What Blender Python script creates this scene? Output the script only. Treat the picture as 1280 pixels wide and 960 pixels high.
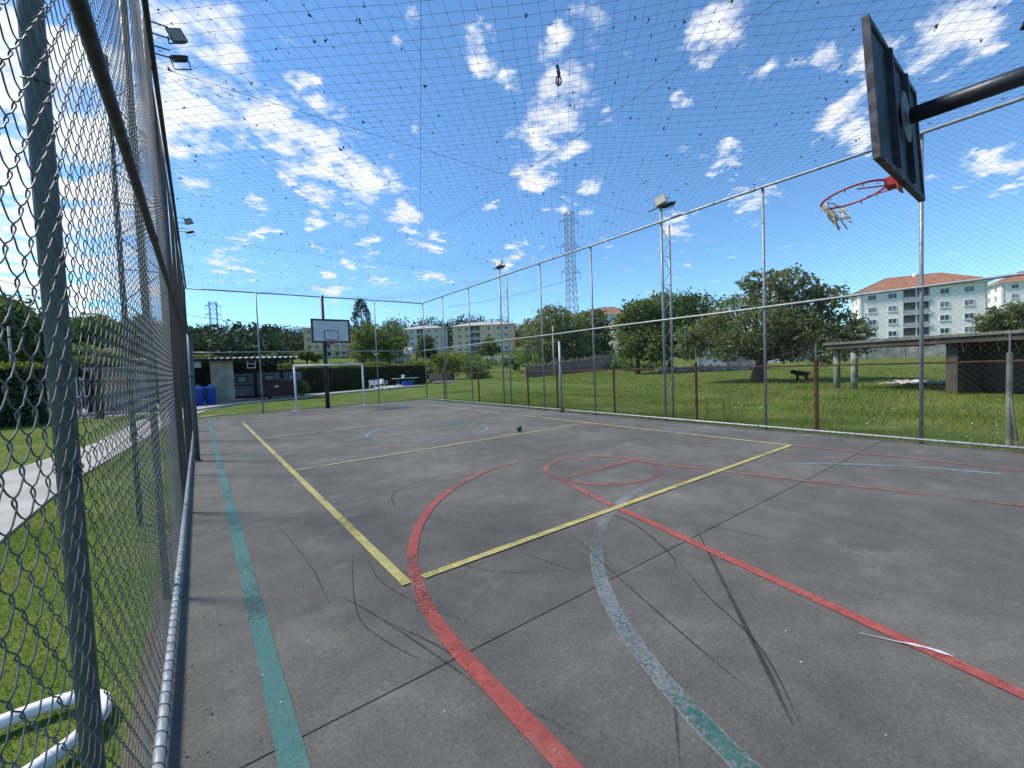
import bpy, math, random
import numpy as np
from mathutils import Vector, Matrix
R_ = math.radians
random.seed(7)
rng = np.random.default_rng(11)
for o in list(bpy.data.objects): bpy.data.objects.remove(o)
SC = bpy.context.scene
COL = SC.collection

# ------------------------------------------------------------------ camera
H = 1.5
FPX, YAW, PITCH, ROLL = 522.3, .642, .0405, .0393
_f = np.array([math.sin(YAW)*math.cos(PITCH), math.cos(YAW)*math.cos(PITCH), -math.sin(PITCH)])
_r = np.array([math.cos(YAW), -math.sin(YAW), 0.0]); _u = np.cross(_r, _f)
CR = _r*math.cos(ROLL)-_u*math.sin(ROLL); CU = _u*math.cos(ROLL)+_r*math.sin(ROLL)
cam = bpy.data.cameras.new('camera'); cam.sensor_width = 36; cam.lens = 36*FPX/1280
cam.clip_start = .02; cam.clip_end = 6000
co = bpy.data.objects.new('camera', cam); COL.objects.link(co)
co.matrix_world = Matrix(((CR[0], CU[0], -_f[0], 0), (CR[1], CU[1], -_f[1], 0), (CR[2], CU[2], -_f[2], H), (0, 0, 0, 1)))
SC.camera = co
def ray(p): return CR*(p[0]-640)/FPX+CU*(480-p[1])/FPX+_f          # photo pixel -> direction
def gr(p, z=0.): d = ray(p); return d*((z-H)/d[2])+np.array([0, 0, H])
def at(p, D): d = ray(p); return d*(D/math.hypot(d[0], d[1]))+np.array([0, 0, H])
def polar(azdeg, r): return np.array([r*math.sin(R_(azdeg)), r*math.cos(R_(azdeg))])

# ------------------------------------------------------------------ world, sun, exposure
SUN_AZ, SUN_EL = -42.0, 52.0          # azimuth clockwise from +Y (the court's long axis)
W = bpy.data.worlds.new('World'); SC.world = W; W.use_nodes = True
nt = W.node_tree; N = nt.nodes; Lk = nt.links; N.clear()
wout = N.new('ShaderNodeOutputWorld'); bg = N.new('ShaderNodeBackground'); bg.inputs['Strength'].default_value = .14
sky = N.new('ShaderNodeTexSky'); sky.sky_type = 'NISHITA'; sky.sun_disc = False
sky.sun_elevation = R_(SUN_EL); sky.sun_rotation = R_(SUN_AZ); sky.air_density = 1.0; sky.dust_density = .25; sky.ozone_density = 2.6; sky.altitude = 900
def wn(t, **k):
    n = N.new(t)
    for a, b in k.items(): setattr(n, a, b)
    return n
def wmath(op, a, b=None, clamp=False):
    n = wn('ShaderNodeMath', operation=op, use_clamp=clamp)
    for i, v in enumerate((a, b)):
        if v is None: continue
        if isinstance(v, (int, float)): n.inputs[i].default_value = v
        else: Lk.new(v, n.inputs[i])
    return n.outputs[0]
tc = wn('ShaderNodeTexCoord')
nrm = wn('ShaderNodeVectorMath', operation='NORMALIZE'); Lk.new(tc.outputs['Generated'], nrm.inputs[0])
sep = wn('ShaderNodeSeparateXYZ'); Lk.new(nrm.outputs[0], sep.inputs[0])
zz = wmath('MAXIMUM', wmath('ADD', sep.outputs[2], .10), .03)
px_ = wmath('DIVIDE', sep.outputs[0], zz); py_ = wmath('DIVIDE', sep.outputs[1], zz)
cmb = wn('ShaderNodeCombineXYZ'); Lk.new(px_, cmb.inputs[0]); Lk.new(py_, cmb.inputs[1])
def wnoise(scale, detail, rough, off=0):
    n = wn('ShaderNodeTexNoise'); n.inputs['Scale'].default_value = scale; n.inputs['Detail'].default_value = detail; n.inputs['Roughness'].default_value = rough
    m = wn('ShaderNodeVectorMath', operation='ADD'); Lk.new(cmb.outputs[0], m.inputs[0]); m.inputs[1].default_value = (off, off*.7, off*.3)
    Lk.new(m.outputs[0], n.inputs['Vector']); return n
fb = wnoise(6.0, 9, .63, 3.1)
dis = wnoise(7.0, 4, .6, 9.7)
d1 = wn('ShaderNodeVectorMath', operation='SUBTRACT'); Lk.new(dis.outputs['Color'], d1.inputs[0]); d1.inputs[1].default_value = (.5, .5, .5)
d2 = wn('ShaderNodeVectorMath', operation='SCALE'); Lk.new(d1.outputs[0], d2.inputs[0]); d2.inputs['Scale'].default_value = .15
d3 = wn('ShaderNodeVectorMath', operation='ADD'); Lk.new(nrm.outputs[0], d3.inputs[0]); Lk.new(d2.outputs[0], d3.inputs[1])
d4 = wn('ShaderNodeVectorMath', operation='NORMALIZE'); Lk.new(d3.outputs[0], d4.inputs[0])
# the cumulus patches: direction read from the photograph, angular radius in degrees
CL = [(690,135,5.4),(668,205,3.2),(672,172,2.6),(605,66,2.6),(640,95,1.8),(705,50,1.6),(745,38,2.4),(905,38,3.0),(880,45,2.0),(1190,30,3.2),(1170,45,2.4),
      (400,185,4.4),(425,215,5.6),(465,238,4.8),(498,258,3.0),(350,146,3.2),(375,150,2.0),(300,85,5.0),(255,75,6.0),(235,40,5.0),(290,125,3.4),(250,125,4.6),(220,100,5),
      (535,158,1.4),(503,30,1.6),(365,40,1.3),(380,102,1.3),(740,235,2.2),(860,136,1.6),(762,160,1.6),(790,62,1.5),(915,195,2.0),(930,255,2.2),(955,240,1.6),(950,95,2.0),(1000,85,1.6),(1060,165,2.6),(1085,110,2.4),(1075,60,1.8),(1035,80,1.6),
      (1190,210,1.6),(1225,205,1.6),(1265,200,1.6),(700,262,1.6),(640,322,1.6),(662,312,1.4),(575,300,1.0),(543,302,1.0),(435,322,1.9),(465,318,1.4),(330,250,1.6),(385,268,1.7),(350,222,1.4),
      (395,306,1.2),(465,350,1.6),(605,255,1.0),(315,338,1.6),(272,330,1.6),(415,362,1.8),(300,298,1.3),(325,292,1.2),(845,285,1.6),(760,303,1.4),(460,295,1.0),(540,345,1.2),(700,160,2.2),
      (20,70,9),(40,190,8),(90,300,7),(20,330,8),(130,220,6),(140,90,6),(180,30,5),(170,350,3.0),(90,390,4)]
acc = None
for cx, cy, rr in CL:
    v = ray((cx, cy)); v = v/np.linalg.norm(v)
    n = wn('ShaderNodeVectorMath', operation='DOT_PRODUCT'); Lk.new(d4.outputs[0], n.inputs[0]); n.inputs[1].default_value = tuple(v)
    m = wn('ShaderNodeMapRange'); m.inputs['From Min'].default_value = math.cos(R_(rr*1.15)); m.inputs['From Max'].default_value = math.cos(R_(rr*.1))
    m.inputs['To Max'].default_value = min(1, .62+.10*rr)
    Lk.new(n.outputs['Value'], m.inputs['Value'])
    acc = m.outputs[0] if acc is None else wmath('MAXIMUM', acc, m.outputs[0])
lo = wnoise(1.3, 3, .5, 20.3)
lom = wn('ShaderNodeMapRange'); lom.inputs['From Min'].default_value = .60; lom.inputs['From Max'].default_value = .78; Lk.new(lo.outputs[0], lom.inputs[0])
acc = wmath('MAXIMUM', wmath('POWER', acc, .8), wmath('MULTIPLY', lom.outputs[0], .55))
dens = wmath('ADD', wmath('MULTIPLY', acc, .50), wmath('MULTIPLY', fb.outputs[0], 1.9))
cm = wn('ShaderNodeMapRange', interpolation_type='SMOOTHSTEP'); cm.inputs['From Min'].default_value = 1.16; cm.inputs['From Max'].default_value = 1.56; Lk.new(dens, cm.inputs[0])
calpha = wmath('MULTIPLY', cm.outputs[0], .93)
mix = wn('ShaderNodeMix', data_type='RGBA'); Lk.new(calpha, mix.inputs['Factor'])
tint = wn('ShaderNodeMix', data_type='RGBA', blend_type='MULTIPLY'); tint.inputs['Factor'].default_value = 1.0; tint.inputs['B'].default_value = (.70, .97, 1.10, 1)
Lk.new(sky.outputs[0], tint.inputs['A']); Lk.new(tint.outputs['Result'], mix.inputs['A']); 
cs = wn('ShaderNodeMix', data_type='RGBA'); cs.inputs['A'].default_value = (5.7, 5.8, 5.9, 1); cs.inputs['B'].default_value = (4.5, 4.75, 5.1, 1)
csn = wnoise(4.0, 5, .6, 41.0); csm = wn('ShaderNodeMapRange'); csm.inputs['From Min'].default_value = .42; csm.inputs['From Max'].default_value = .72; Lk.new(csn.outputs[0], csm.inputs[0]); Lk.new(csm.outputs[0], cs.inputs['Factor'])
Lk.new(cs.outputs['Result'], mix.inputs['B'])
Lk.new(mix.outputs['Result'], bg.inputs['Color']); Lk.new(bg.outputs[0], wout.inputs[0])
W.cycles.sampling_method = 'MANUAL'; W.cycles.sample_map_resolution = 512

sl = bpy.data.lights.new('sun', 'SUN'); sl.energy = 3.6; sl.angle = R_(10.0); sl.color = (1, .94, .84)
so = bpy.data.objects.new('sun', sl); COL.objects.link(so)
sd = Vector((math.sin(R_(SUN_AZ))*math.cos(R_(SUN_EL)), math.cos(R_(SUN_AZ))*math.cos(R_(SUN_EL)), math.sin(R_(SUN_EL))))
so.rotation_euler = sd.to_track_quat('Z', 'Y').to_euler(); so.location = (0, 0, 30)
SC.view_settings.view_transform = 'Standard'; SC.view_settings.look = 'None'; SC.view_settings.exposure = 0.52; SC.view_settings.gamma = 1
SC.view_settings.use_curve_mapping = False
SC.cycles.max_bounces = 6; SC.cycles.transparent_max_bounces = 12

# ------------------------------------------------------------------ materials
def lin(c): return tuple(((v/255)/12.92 if v/255 <= .04045 else ((v/255+.055)/1.055)**2.4) for v in c)
MATS = {}
def mat(name, c1, c2=None, scale=6., rough=.7, metal=0., bump=0., detail=5., island=0., transl=None, ramp=(.35, .65), coord='Object', bscale=None, spec=.35, stretch=None):
    m = bpy.data.materials.new(name); m.use_nodes = True; t = m.node_tree; n = t.nodes; l = t.links
    b = n['Principled BSDF']; b.inputs['Roughness'].default_value = rough; b.inputs['Metallic'].default_value = metal; b.inputs['Specular IOR Level'].default_value = spec
    b.inputs['Base Color'].default_value = (*c1, 1)
    out = None
    c = n.new('ShaderNodeTexCoord'); src = c.outputs[coord]
    if stretch:
        mp = n.new('ShaderNodeMapping'); mp.inputs['Scale'].default_value = stretch; l.new(src, mp.inputs[0]); src = mp.outputs[0]
    if c2 is not None:
        z = n.new('ShaderNodeTexNoise'); z.inputs['Scale'].default_value = scale; z.inputs['Detail'].default_value = detail; l.new(src, z.inputs['Vector'])
        r = n.new('ShaderNodeValToRGB'); r.color_ramp.elements[0].position = ramp[0]; r.color_ramp.elements[1].position = ramp[1]
        r.color_ramp.elements[0].color = (*c1, 1); r.color_ramp.elements[1].color = (*c2, 1); l.new(z.outputs[0], r.inputs[0]); out = r.outputs[0]
    if island:
        g = n.new('ShaderNodeNewGeometry'); hs = n.new('ShaderNodeHueSaturation')
        a = n.new('ShaderNodeMapRange'); a.inputs['To Min'].default_value = 1-island; a.inputs['To Max'].default_value = 1+island; l.new(g.outputs['Random Per Island'], a.inputs[0])
        l.new(a.outputs[0], hs.inputs['Value'])
        a2 = n.new('ShaderNodeMapRange'); a2.inputs['To Min'].default_value = .5+.045*island; a2.inputs['To Max'].default_value = .5-.045*island; l.new(g.outputs['Random Per Island'], a2.inputs[0]); l.new(a2.outputs[0], hs.inputs['Hue'])
        if out is not None: l.new(out, hs.inputs['Color'])
        else: hs.inputs['Color'].default_value = (*c1, 1)
        out = hs.outputs[0]
    if out is not None: l.new(out, b.inputs['Base Color'])
    if bump:
        z2 = n.new('ShaderNodeTexNoise'); z2.inputs['Scale'].default_value = bscale or scale*4; z2.inputs['Detail'].default_value = 6; l.new(src, z2.inputs['Vector'])
        bp = n.new('ShaderNodeBump'); bp.inputs['Strength'].default_value = bump; bp.inputs['Distance'].default_value = .02; l.new(z2.outputs[0], bp.inputs['Height']); l.new(bp.outputs[0], b.inputs['Normal'])
    if transl:
        tr = n.new('ShaderNodeBsdfTranslucent')
        if out is not None:
            br = n.new('ShaderNodeMix'); br.data_type = 'RGBA'; br.blend_type = 'MULTIPLY'; br.inputs['Factor'].default_value = 1; l.new(out, br.inputs['A']); br.inputs['B'].default_value = (1.25, 1.35, .6, 1); l.new(br.outputs['Result'], tr.inputs[0])
        else: tr.inputs[0].default_value = (*c1, 1)
        ms = n.new('ShaderNodeMixShader'); ms.inputs[0].default_value = transl; l.new(b.outputs[0], ms.inputs[1]); l.new(tr.outputs[0], ms.inputs[2]); l.new(ms.outputs[0], n['Material Output'].inputs[0])
    MATS[name] = m; return m
def paint(name, c, cover=.75, seed=0., c2=None, amax=1.):
    """worn floor paint: where it has flaked the concrete below shows"""
    m = bpy.data.materials.new(name); m.use_nodes = True; t = m.node_tree; n = t.nodes; l = t.links
    b = n['Principled BSDF']; b.inputs['Roughness'].default_value = .6; b.inputs['Specular IOR Level'].default_value = .25
    g = n.new('ShaderNodeNewGeometry')
    def noi(s, d, off, r=.6):
        a = n.new('ShaderNodeVectorMath'); a.operation = 'ADD'; a.inputs[1].default_value = (off, off, 0); l.new(g.outputs['Position'], a.inputs[0])
        z = n.new('ShaderNodeTexNoise'); z.inputs['Scale'].default_value = s; z.inputs['Detail'].default_value = d; z.inputs['Roughness'].default_value = r; l.new(a.outputs[0], z.inputs['Vector']); return z.outputs[0]
    r = n.new('ShaderNodeValToRGB'); c2 = c2 or tuple(v*.62 for v in c)
    r.color_ramp.elements[0].color = (*c2, 1); r.color_ramp.elements[1].color = (*c, 1); r.color_ramp.elements[0].position = .3; r.color_ramp.elements[1].position = .65
    l.new(noi(9, 6, seed+2), r.inputs[0])
    r2 = n.new('ShaderNodeValToRGB'); r2.color_ramp.elements[0].color = (.55, .55, .56, 1); r2.color_ramp.elements[1].color = (1.25, 1.25, 1.25, 1); r2.color_ramp.elements[0].position = .32; r2.color_ramp.elements[1].position = .66; l.new(noi(75, 6, seed+5, .8), r2.inputs[0])
    km = n.new('ShaderNodeMix'); km.data_type = 'RGBA'; km.blend_type = 'MULTIPLY'; km.inputs['Factor'].default_value = .8; l.new(r.outputs[0], km.inputs['A']); l.new(r2.outputs[0], km.inputs['B'])
    r3 = n.new('ShaderNodeValToRGB'); r3.color_ramp.elements[0].position = .50; r3.color_ramp.elements[1].position = .72; r3.color_ramp.elements[0].color = (0, 0, 0, 1); r3.color_ramp.elements[1].color = (.6, .6, .6, 1); l.new(noi(3.1, 6, seed+9, .7), r3.inputs[0])
    k3 = n.new('ShaderNodeMix'); k3.data_type = 'RGBA'; l.new(r3.outputs[0], k3.inputs['Factor']); l.new(km.outputs['Result'], k3.inputs['A']); k3.inputs['B'].default_value = (.15+.35*c[0], .145+.35*c[1], .13+.35*c[2], 1); l.new(k3.outputs['Result'], b.inputs['Base Color'])
    def mth(op, a, v):
        k = n.new('ShaderNodeMath'); k.operation = op
        for i, q in enumerate((a, v)):
            if isinstance(q, (int, float)): k.inputs[i].default_value = q
            else: l.new(q, k.inputs[i])
        return k.outputs[0]
    s = mth('ADD', mth('MULTIPLY', noi(42, 8, seed, .75), .75), mth('MULTIPLY', noi(1.1, 3, seed+7), .65))
    k = n.new('ShaderNodeMapRange'); e = 1.02-.55*cover; k.inputs['From Min'].default_value = e-.05; k.inputs['From Max'].default_value = e+.09; l.new(s, k.inputs[0]); k.inputs['To Max'].default_value = amax
    tr = n.new('ShaderNodeBsdfTransparent'); ms = n.new('ShaderNodeMixShader'); l.new(k.outputs[0], ms.inputs[0]); l.new(tr.outputs[0], ms.inputs[1]); l.new(b.outputs[0], ms.inputs[2]); l.new(ms.outputs[0], n['Material Output'].inputs[0])
    MATS[name] = m; return m

def concrete_mat():
    m = bpy.data.materials.new('court_concrete'); m.use_nodes = True; t = m.node_tree; n = t.nodes; l = t.links
    b = n['Principled BSDF']; b.inputs['Roughness'].default_value = .82; b.inputs['Specular IOR Level'].default_value = .3
    g = n.new('ShaderNodeNewGeometry')
    def noi(s, d, r, off=(0, 0, 0), sc=(1, 1, 1)):
        a = n.new('ShaderNodeMapping'); a.inputs['Location'].default_value = off; a.inputs['Scale'].default_value = sc; l.new(g.outputs['Position'], a.inputs[0])
        z = n.new('ShaderNodeTexNoise'); z.inputs['Scale'].default_value = s; z.inputs['Detail'].default_value = d; z.inputs['Roughness'].default_value = r; l.new(a.outputs[0], z.inputs['Vector']); return z.outputs[0]
    def ramp(x, stops):
        r = n.new('ShaderNodeValToRGB'); e = r.color_ramp.elements
        while len(e) < len(stops): e.new(.5)
        for q, (p, c) in zip(e, stops): q.position = p; q.color = (*c, 1) if isinstance(c, tuple) else (c, c, c, 1)
        l.new(x, r.inputs[0]); return r.outputs[0]
    def mx(bt, f, a, bb):
        k = n.new('ShaderNodeMix'); k.data_type = 'RGBA'; k.blend_type = bt
        if isinstance(f, float): k.inputs['Factor'].default_value = f
        else: l.new(f, k.inputs['Factor'])
        for nm, v in (('A', a), ('B', bb)):
            if isinstance(v, tuple): k.inputs[nm].default_value = (*v, 1)
            else: l.new(v, k.inputs[nm])
        return k.outputs['Result']
    big = noi(.55, 6, .62)
    base = ramp(big, [(.30, (.094, .087, .075)), (.5, (.122, .113, .097)), (.70, (.172, .158, .135))])
    mid = ramp(noi(3.2, 7, .68, (5, 3, 0)), [(.3, .80), (.52, 1.0), (.75, 1.28)])
    c = mx('MULTIPLY', 1.0, base, mid)
    fine = ramp(noi(55, 4, .8, (1, 8, 0)), [(.30, .60), (.5, 1.0), (.70, 1.45)])
    c = mx('MULTIPLY', .85, c, fine)
    gr_ = ramp(noi(230, 2, .9, (3, 1, 0)), [(.34, .6), (.55, 1.0), (.68, 1.6)])
    c = mx('MULTIPLY', .8, c, gr_)
    # pale worn-through patches, brushed streaks
    worn = ramp(noi(1.7, 8, .75, (11, 2, 0)), [(.56, 0.), (.72, .6)])
    c = mx('MIX', worn, c, (.235, .22, .195))
    streak = ramp(noi(7, 5, .7, (2, 9, 0), (6, .7, 1)), [(.55, 0.), (.8, .35)])
    c = mx('MIX', streak, c, (.17, .165, .155))
    dark = ramp(noi(1.05, 5, .6, (21, 6, 0)), [(.60, 0.), (.78, .35)])
    c = mx('MIX', dark, c, (.055, .056, .054))
    gi = n.new('ShaderNodeObjectInfo'); rr = n.new('ShaderNodeMapRange'); rr.inputs['To Min'].default_value = .92; rr.inputs['To Max'].default_value = 1.08; l.new(gi.outputs['Random'], rr.inputs[0])
    hs = n.new('ShaderNodeHueSaturation'); l.new(rr.outputs[0], hs.inputs['Value']); l.new(c, hs.inputs['Color'])
    l.new(hs.outputs[0], b.inputs['Base Color'])
    bp = n.new('ShaderNodeBump'); bp.inputs['Strength'].default_value = .45; bp.inputs['Distance'].default_value = .004; l.new(noi(160, 4, .8), bp.inputs['Height']); l.new(bp.outputs[0], b.inputs['Normal'])
    MATS['court_concrete'] = m
concrete_mat()
def grass_ground():
    m = mat('grass_ground', (.075, .12, .024), (.145, .175, .045), scale=.7, rough=.95, bump=.6, bscale=40, coord='Object', spec=.1, detail=8)
    t = m.node_tree; n = t.nodes; l = t.links; b = n['Principled BSDF']
    src = b.inputs['Base Color'].links[0].from_socket
    g = n.new('ShaderNodeNewGeometry')
    z = n.new('ShaderNodeTexNoise'); z.inputs['Scale'].default_value = 26; z.inputs['Detail'].default_value = 6; z.inputs['Roughness'].default_value = .8; l.new(g.outputs['Position'], z.inputs['Vector'])
    r = n.new('ShaderNodeValToRGB'); r.color_ramp.elements[0].position = .3; r.color_ramp.elements[1].position = .72; r.color_ramp.elements[0].color = (.45, .5, .4, 1); r.color_ramp.elements[1].color = (1.45, 1.4, 1.3, 1); l.new(z.outputs[0], r.inputs[0])
    k = n.new('ShaderNodeMix'); k.data_type = 'RGBA'; k.blend_type = 'MULTIPLY'; k.inputs['Factor'].default_value = 1; l.new(src, k.inputs['A']); l.new(r.outputs[0], k.inputs['B'])
    z2 = n.new('ShaderNodeTexNoise'); z2.inputs['Scale'].default_value = .35; z2.inputs['Detail'].default_value = 6; l.new(g.outputs['Position'], z2.inputs['Vector'])
    r2 = n.new('ShaderNodeValToRGB'); r2.color_ramp.elements[0].position = .56; r2.color_ramp.elements[1].position = .78; r2.color_ramp.elements[0].color = (0, 0, 0, 1); r2.color_ramp.elements[1].color = (.55, .55, .55, 1); l.new(z2.outputs[0], r2.inputs[0])
    k2 = n.new('ShaderNodeMix'); k2.data_type = 'RGBA'; l.new(r2.outputs[0], k2.inputs['Factor']); l.new(k.outputs['Result'], k2.inputs['A']); k2.inputs['B'].default_value = (.16, .15, .06, 1)
    l.new(k2.outputs['Result'], b.inputs['Base Color'])
grass_ground()
G3 = lambda v: (v, v, v)
mat('grass_blade', (.11, .185, .028), (.28, .28, .085), scale=.55, rough=.7, island=.35, transl=.35, spec=.2)
mat('galv', (.24, .255, .265), (.36, .37, .37), scale=9, rough=.45, metal=.3, bump=.1, spec=.5)
mat('galv_wire', (.085, .085, .08), (.18, .18, .17), scale=9, rough=.55, metal=.1)
mat('mesh_shaded', (.055, .050, .045), (.10, .093, .084), scale=3, rough=.6)  # same wire, darker: shade of the backlit bays put into the colour
mat('post_paint', (.075, .10, .108), (.115, .145, .15), scale=5, rough=.5, metal=.2, bump=.12)
mat('rail_dark', (.018, .018, .02), (.05, .05, .052), scale=12, rough=.55, metal=.4, bump=.2)
mat('rust', (.095, .04, .022), (.17, .085, .045), scale=13, rough=.9, bump=.4)
mat('rust_light', (.19, .12, .075), (.10, .05, .025), scale=7, rough=.9, bump=.3)
mat('net_cord', (.035, .04, .045), rough=.8)
mat('debris', (.022, .018, .013), (.06, .05, .03), scale=8, rough=.95, island=.3)
mat('board_back', (.014, .019, .032), (.045, .052, .068), scale=7, rough=.6, bump=.15)
mat('board_frame', (.10, .095, .105), (.035, .033, .042), scale=14, rough=.7, bump=.12, ramp=(.4, .6))
mat('board_white', (.60, .61, .64), (.74, .75, .76), scale=4, rough=.55)
mat('board_line', (.03, .03, .035), rough=.6)
mat('arm_steel', (.026, .031, .04), (.05, .055, .065), scale=9, rough=.42, metal=.3, bump=.08)
mat('rim_red', (.42, .035, .03), (.30, .03, .03), scale=20, rough=.5)
mat('rope', (.62, .56, .46), (.42, .36, .28), scale=30, rough=.9)
mat('plate_pale', (.20, .20, .16), (.12, .125, .10), scale=18, rough=.6)
mat('goal_white', (.80, .80, .78), (.62, .63, .60), scale=5, rough=.4, bump=.05, ramp=(.5, .75))
mat('lamp_body', (.045, .048, .055), rough=.5, metal=.3)
mat('lamp_glass', (.24, .23, .20), (.32, .30, .26), scale=30, rough=.45, spec=.4)
mat('bark', (.075, .05, .034), (.14, .10, .072), scale=7, rough=.95, bump=.8, stretch=(4, 4, 1))
mat('leaf_mid', (.10, .15, .045), (.155, .20, .065), scale=.45, rough=.6, island=.45, transl=.42)
mat('leaf_dark', (.08, .122, .05), (.125, .165, .068), scale=.4, rough=.6, island=.45, transl=.38)
mat('leaf_grey', (.145, .175, .085), (.20, .22, .12), scale=.4, rough=.6, island=.4, transl=.42)
mat('leaf_far', (.042, .066, .042), (.075, .095, .052), scale=.05, rough=.8, island=.4, transl=.15)
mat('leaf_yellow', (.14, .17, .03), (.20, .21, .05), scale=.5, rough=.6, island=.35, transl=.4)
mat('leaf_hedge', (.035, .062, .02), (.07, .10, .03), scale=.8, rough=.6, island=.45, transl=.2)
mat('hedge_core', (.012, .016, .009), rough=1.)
mat('needle', (.022, .048, .026), (.04, .07, .033), scale=.6, rough=.6, island=.4, transl=.15)
mat('wall_white', (.88, .82, .73), (.76, .72, .65), scale=.25, rough=.85, ramp=(.4, .75))
mat('wall_cream', (.84, .62, .38), (.74, .55, .35), scale=.3, rough=.85)
mat('wall_grey', (.68, .63, .55), (.56, .53, .47), scale=.3, rough=.85)
mat('wall_yellow', (.80, .56, .28), (.68, .49, .26), scale=.3, rough=.85)
mat('wall_pink', (.66, .38, .29), (.58, .33, .25), scale=.3, rough=.85)
mat('roof_tile', (.25, .11, .065), (.36, .18, .11), scale=1.3, rough=.9, bump=.5, bscale=6)
mat('roof_tile_old', (.20, .085, .055), (.29, .135, .085), scale=.9, rough=.9, bump=.5, bscale=6)
mat('roof_fibre', (.50, .49, .47), (.36, .35, .34), scale=.8, rough=.9)
mat('trim_white', (.76, .76, .74), rough=.6)
mat('pane_dark', (.03, .035, .042), (.06, .065, .075), scale=.6, rough=.12, spec=.7)
mat('pane_curtain', (.30, .30, .29), (.16, .165, .17), scale=1.3, rough=.3, spec=.5)
mat('recess', (.20, .20, .20), (.14, .145, .15), scale=.5, rough=.9)
mat('balcony_rail', (.40, .41, .42), rough=.6)
mat('stone_wall', (.36, .34, .30), (.17, .165, .15), scale=1.1, rough=.95, bump=.6, detail=8)
mat('panel_white', (.62, .62, .60), (.42, .42, .40), scale=1.5, rough=.8)
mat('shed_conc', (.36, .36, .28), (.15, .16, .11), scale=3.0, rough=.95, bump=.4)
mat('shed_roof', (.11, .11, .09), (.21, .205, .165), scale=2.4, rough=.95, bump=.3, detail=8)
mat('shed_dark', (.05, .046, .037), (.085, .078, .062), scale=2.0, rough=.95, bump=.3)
mat('brick_red', (.16, .065, .04), (.22, .10, .06), scale=3, rough=.95, bump=.3)
mat('wood_board', (.20, .155, .10), (.11, .08, .05), scale=3, rough=.9, bump=.3, stretch=(4, 4, 1))
mat('wood_reed', (.26, .175, .135), (.42, .31, .25), scale=5, rough=.95, bump=.4, stretch=(6, 6, 1), island=.3)
mat('conc_path', (.30, .285, .25), (.40, .385, .345), scale=1.4, rough=.95, bump=.3, detail=8)
mat('conc_edge', (.46, .45, .41), (.34, .33, .30), scale=2, rough=.95, bump=.2)
mat('conc_pole', (.33, .32, .30), (.43, .42, .39), scale=3, rough=.9)
mat('conc_col', (.40, .365, .30), (.26, .235, .19), scale=2.2, rough=.95, bump=.3, detail=8)
mat('dirt', (.085, .068, .048), (.135, .11, .08), scale=5, rough=1., bump=.6)
mat('joint', (.035, .034, .031), rough=1.)
mat('rubble', (.44, .29, .235), (.60, .55, .50), scale=.9, rough=.95, island=.4)
mat('steel_lat', (.26, .23, .235), (.33, .30, .30), scale=.3, rough=.6, metal=.3)
mat('cable', (.03, .03, .035), rough=.7)
mat('blue_plastic', (.012, .06, .33), (.02, .085, .42), scale=5, rough=.35)
mat('blue_lid', (.10, .22, .52), rough=.4)
mat('maroon', (.05, .022, .02), (.085, .04, .035), scale=4, rough=.6, bump=.1)
mat('rubber', (.015, .015, .015), rough=.85)
mat('gate_dark', (.02, .022, .028), rough=.5, metal=.3)
mat('gate_sheet', (.30, .33, .42), (.38, .41, .48), scale=2, rough=.6)
mat('white_plastic', (.74, .75, .76), (.60, .62, .63), scale=4, rough=.45)
mat('green_plastic', (.03, .19, .12), rough=.5)
mat('table_pale', (.50, .62, .56), rough=.5)
mat('tarp', (.60, .60, .60), (.42, .42, .43), scale=2, rough=.6, bump=.5)
mat('dog_black', (.012, .011, .011), (.025, .022, .02), scale=14, rough=.8, bump=.4)
mat('ball_green', (.018, .11, .06), (.03, .16, .085), scale=6, rough=.45)
mat('ball_black', (.012, .03, .022), rough=.5)
mat('flower', (.72, .72, .66), rough=.8)
mat('litter', (.68, .68, .66), rough=.8)
mat('dry_leaf', (.10, .065, .03), (.19, .13, .06), scale=5, rough=.9, island=.4)
mat('scuff', (.028, .028, .029), rough=.55)
YEL = (.53, .46, .15); RED = (.40, .095, .07); TEAL = (.055, .155, .14)
paint('paint_yellow', YEL, .84, 1); paint('paint_yellow_far', (.55, .50, .24), .78, 4)
paint('paint_red', RED, .80, 12, (.28, .06, .05)); paint('paint_red_worn', (.34, .12, .105), .66, 31); paint('paint_red_faint', (.36, .17, .15), .52, 55)
paint('paint_red_thin', (.33, .14, .125), .74, 83); paint('paint_teal', TEAL, .78, 3, (.06, .15, .135)); paint('paint_teal_old', (.045, .19, .155), .50, 8); paint('paint_undercoat', (.205, .22, .215), .73, 19, (.165, .18, .175)); paint('paint_teal_faint', (.19, .28, .28), .72, 70)
paint('paint_white', (.72, .70, .70), .88, 40); paint('scuff_soft', (.022, .022, .023), .72, 23, (.03, .03, .03), .5)

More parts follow.
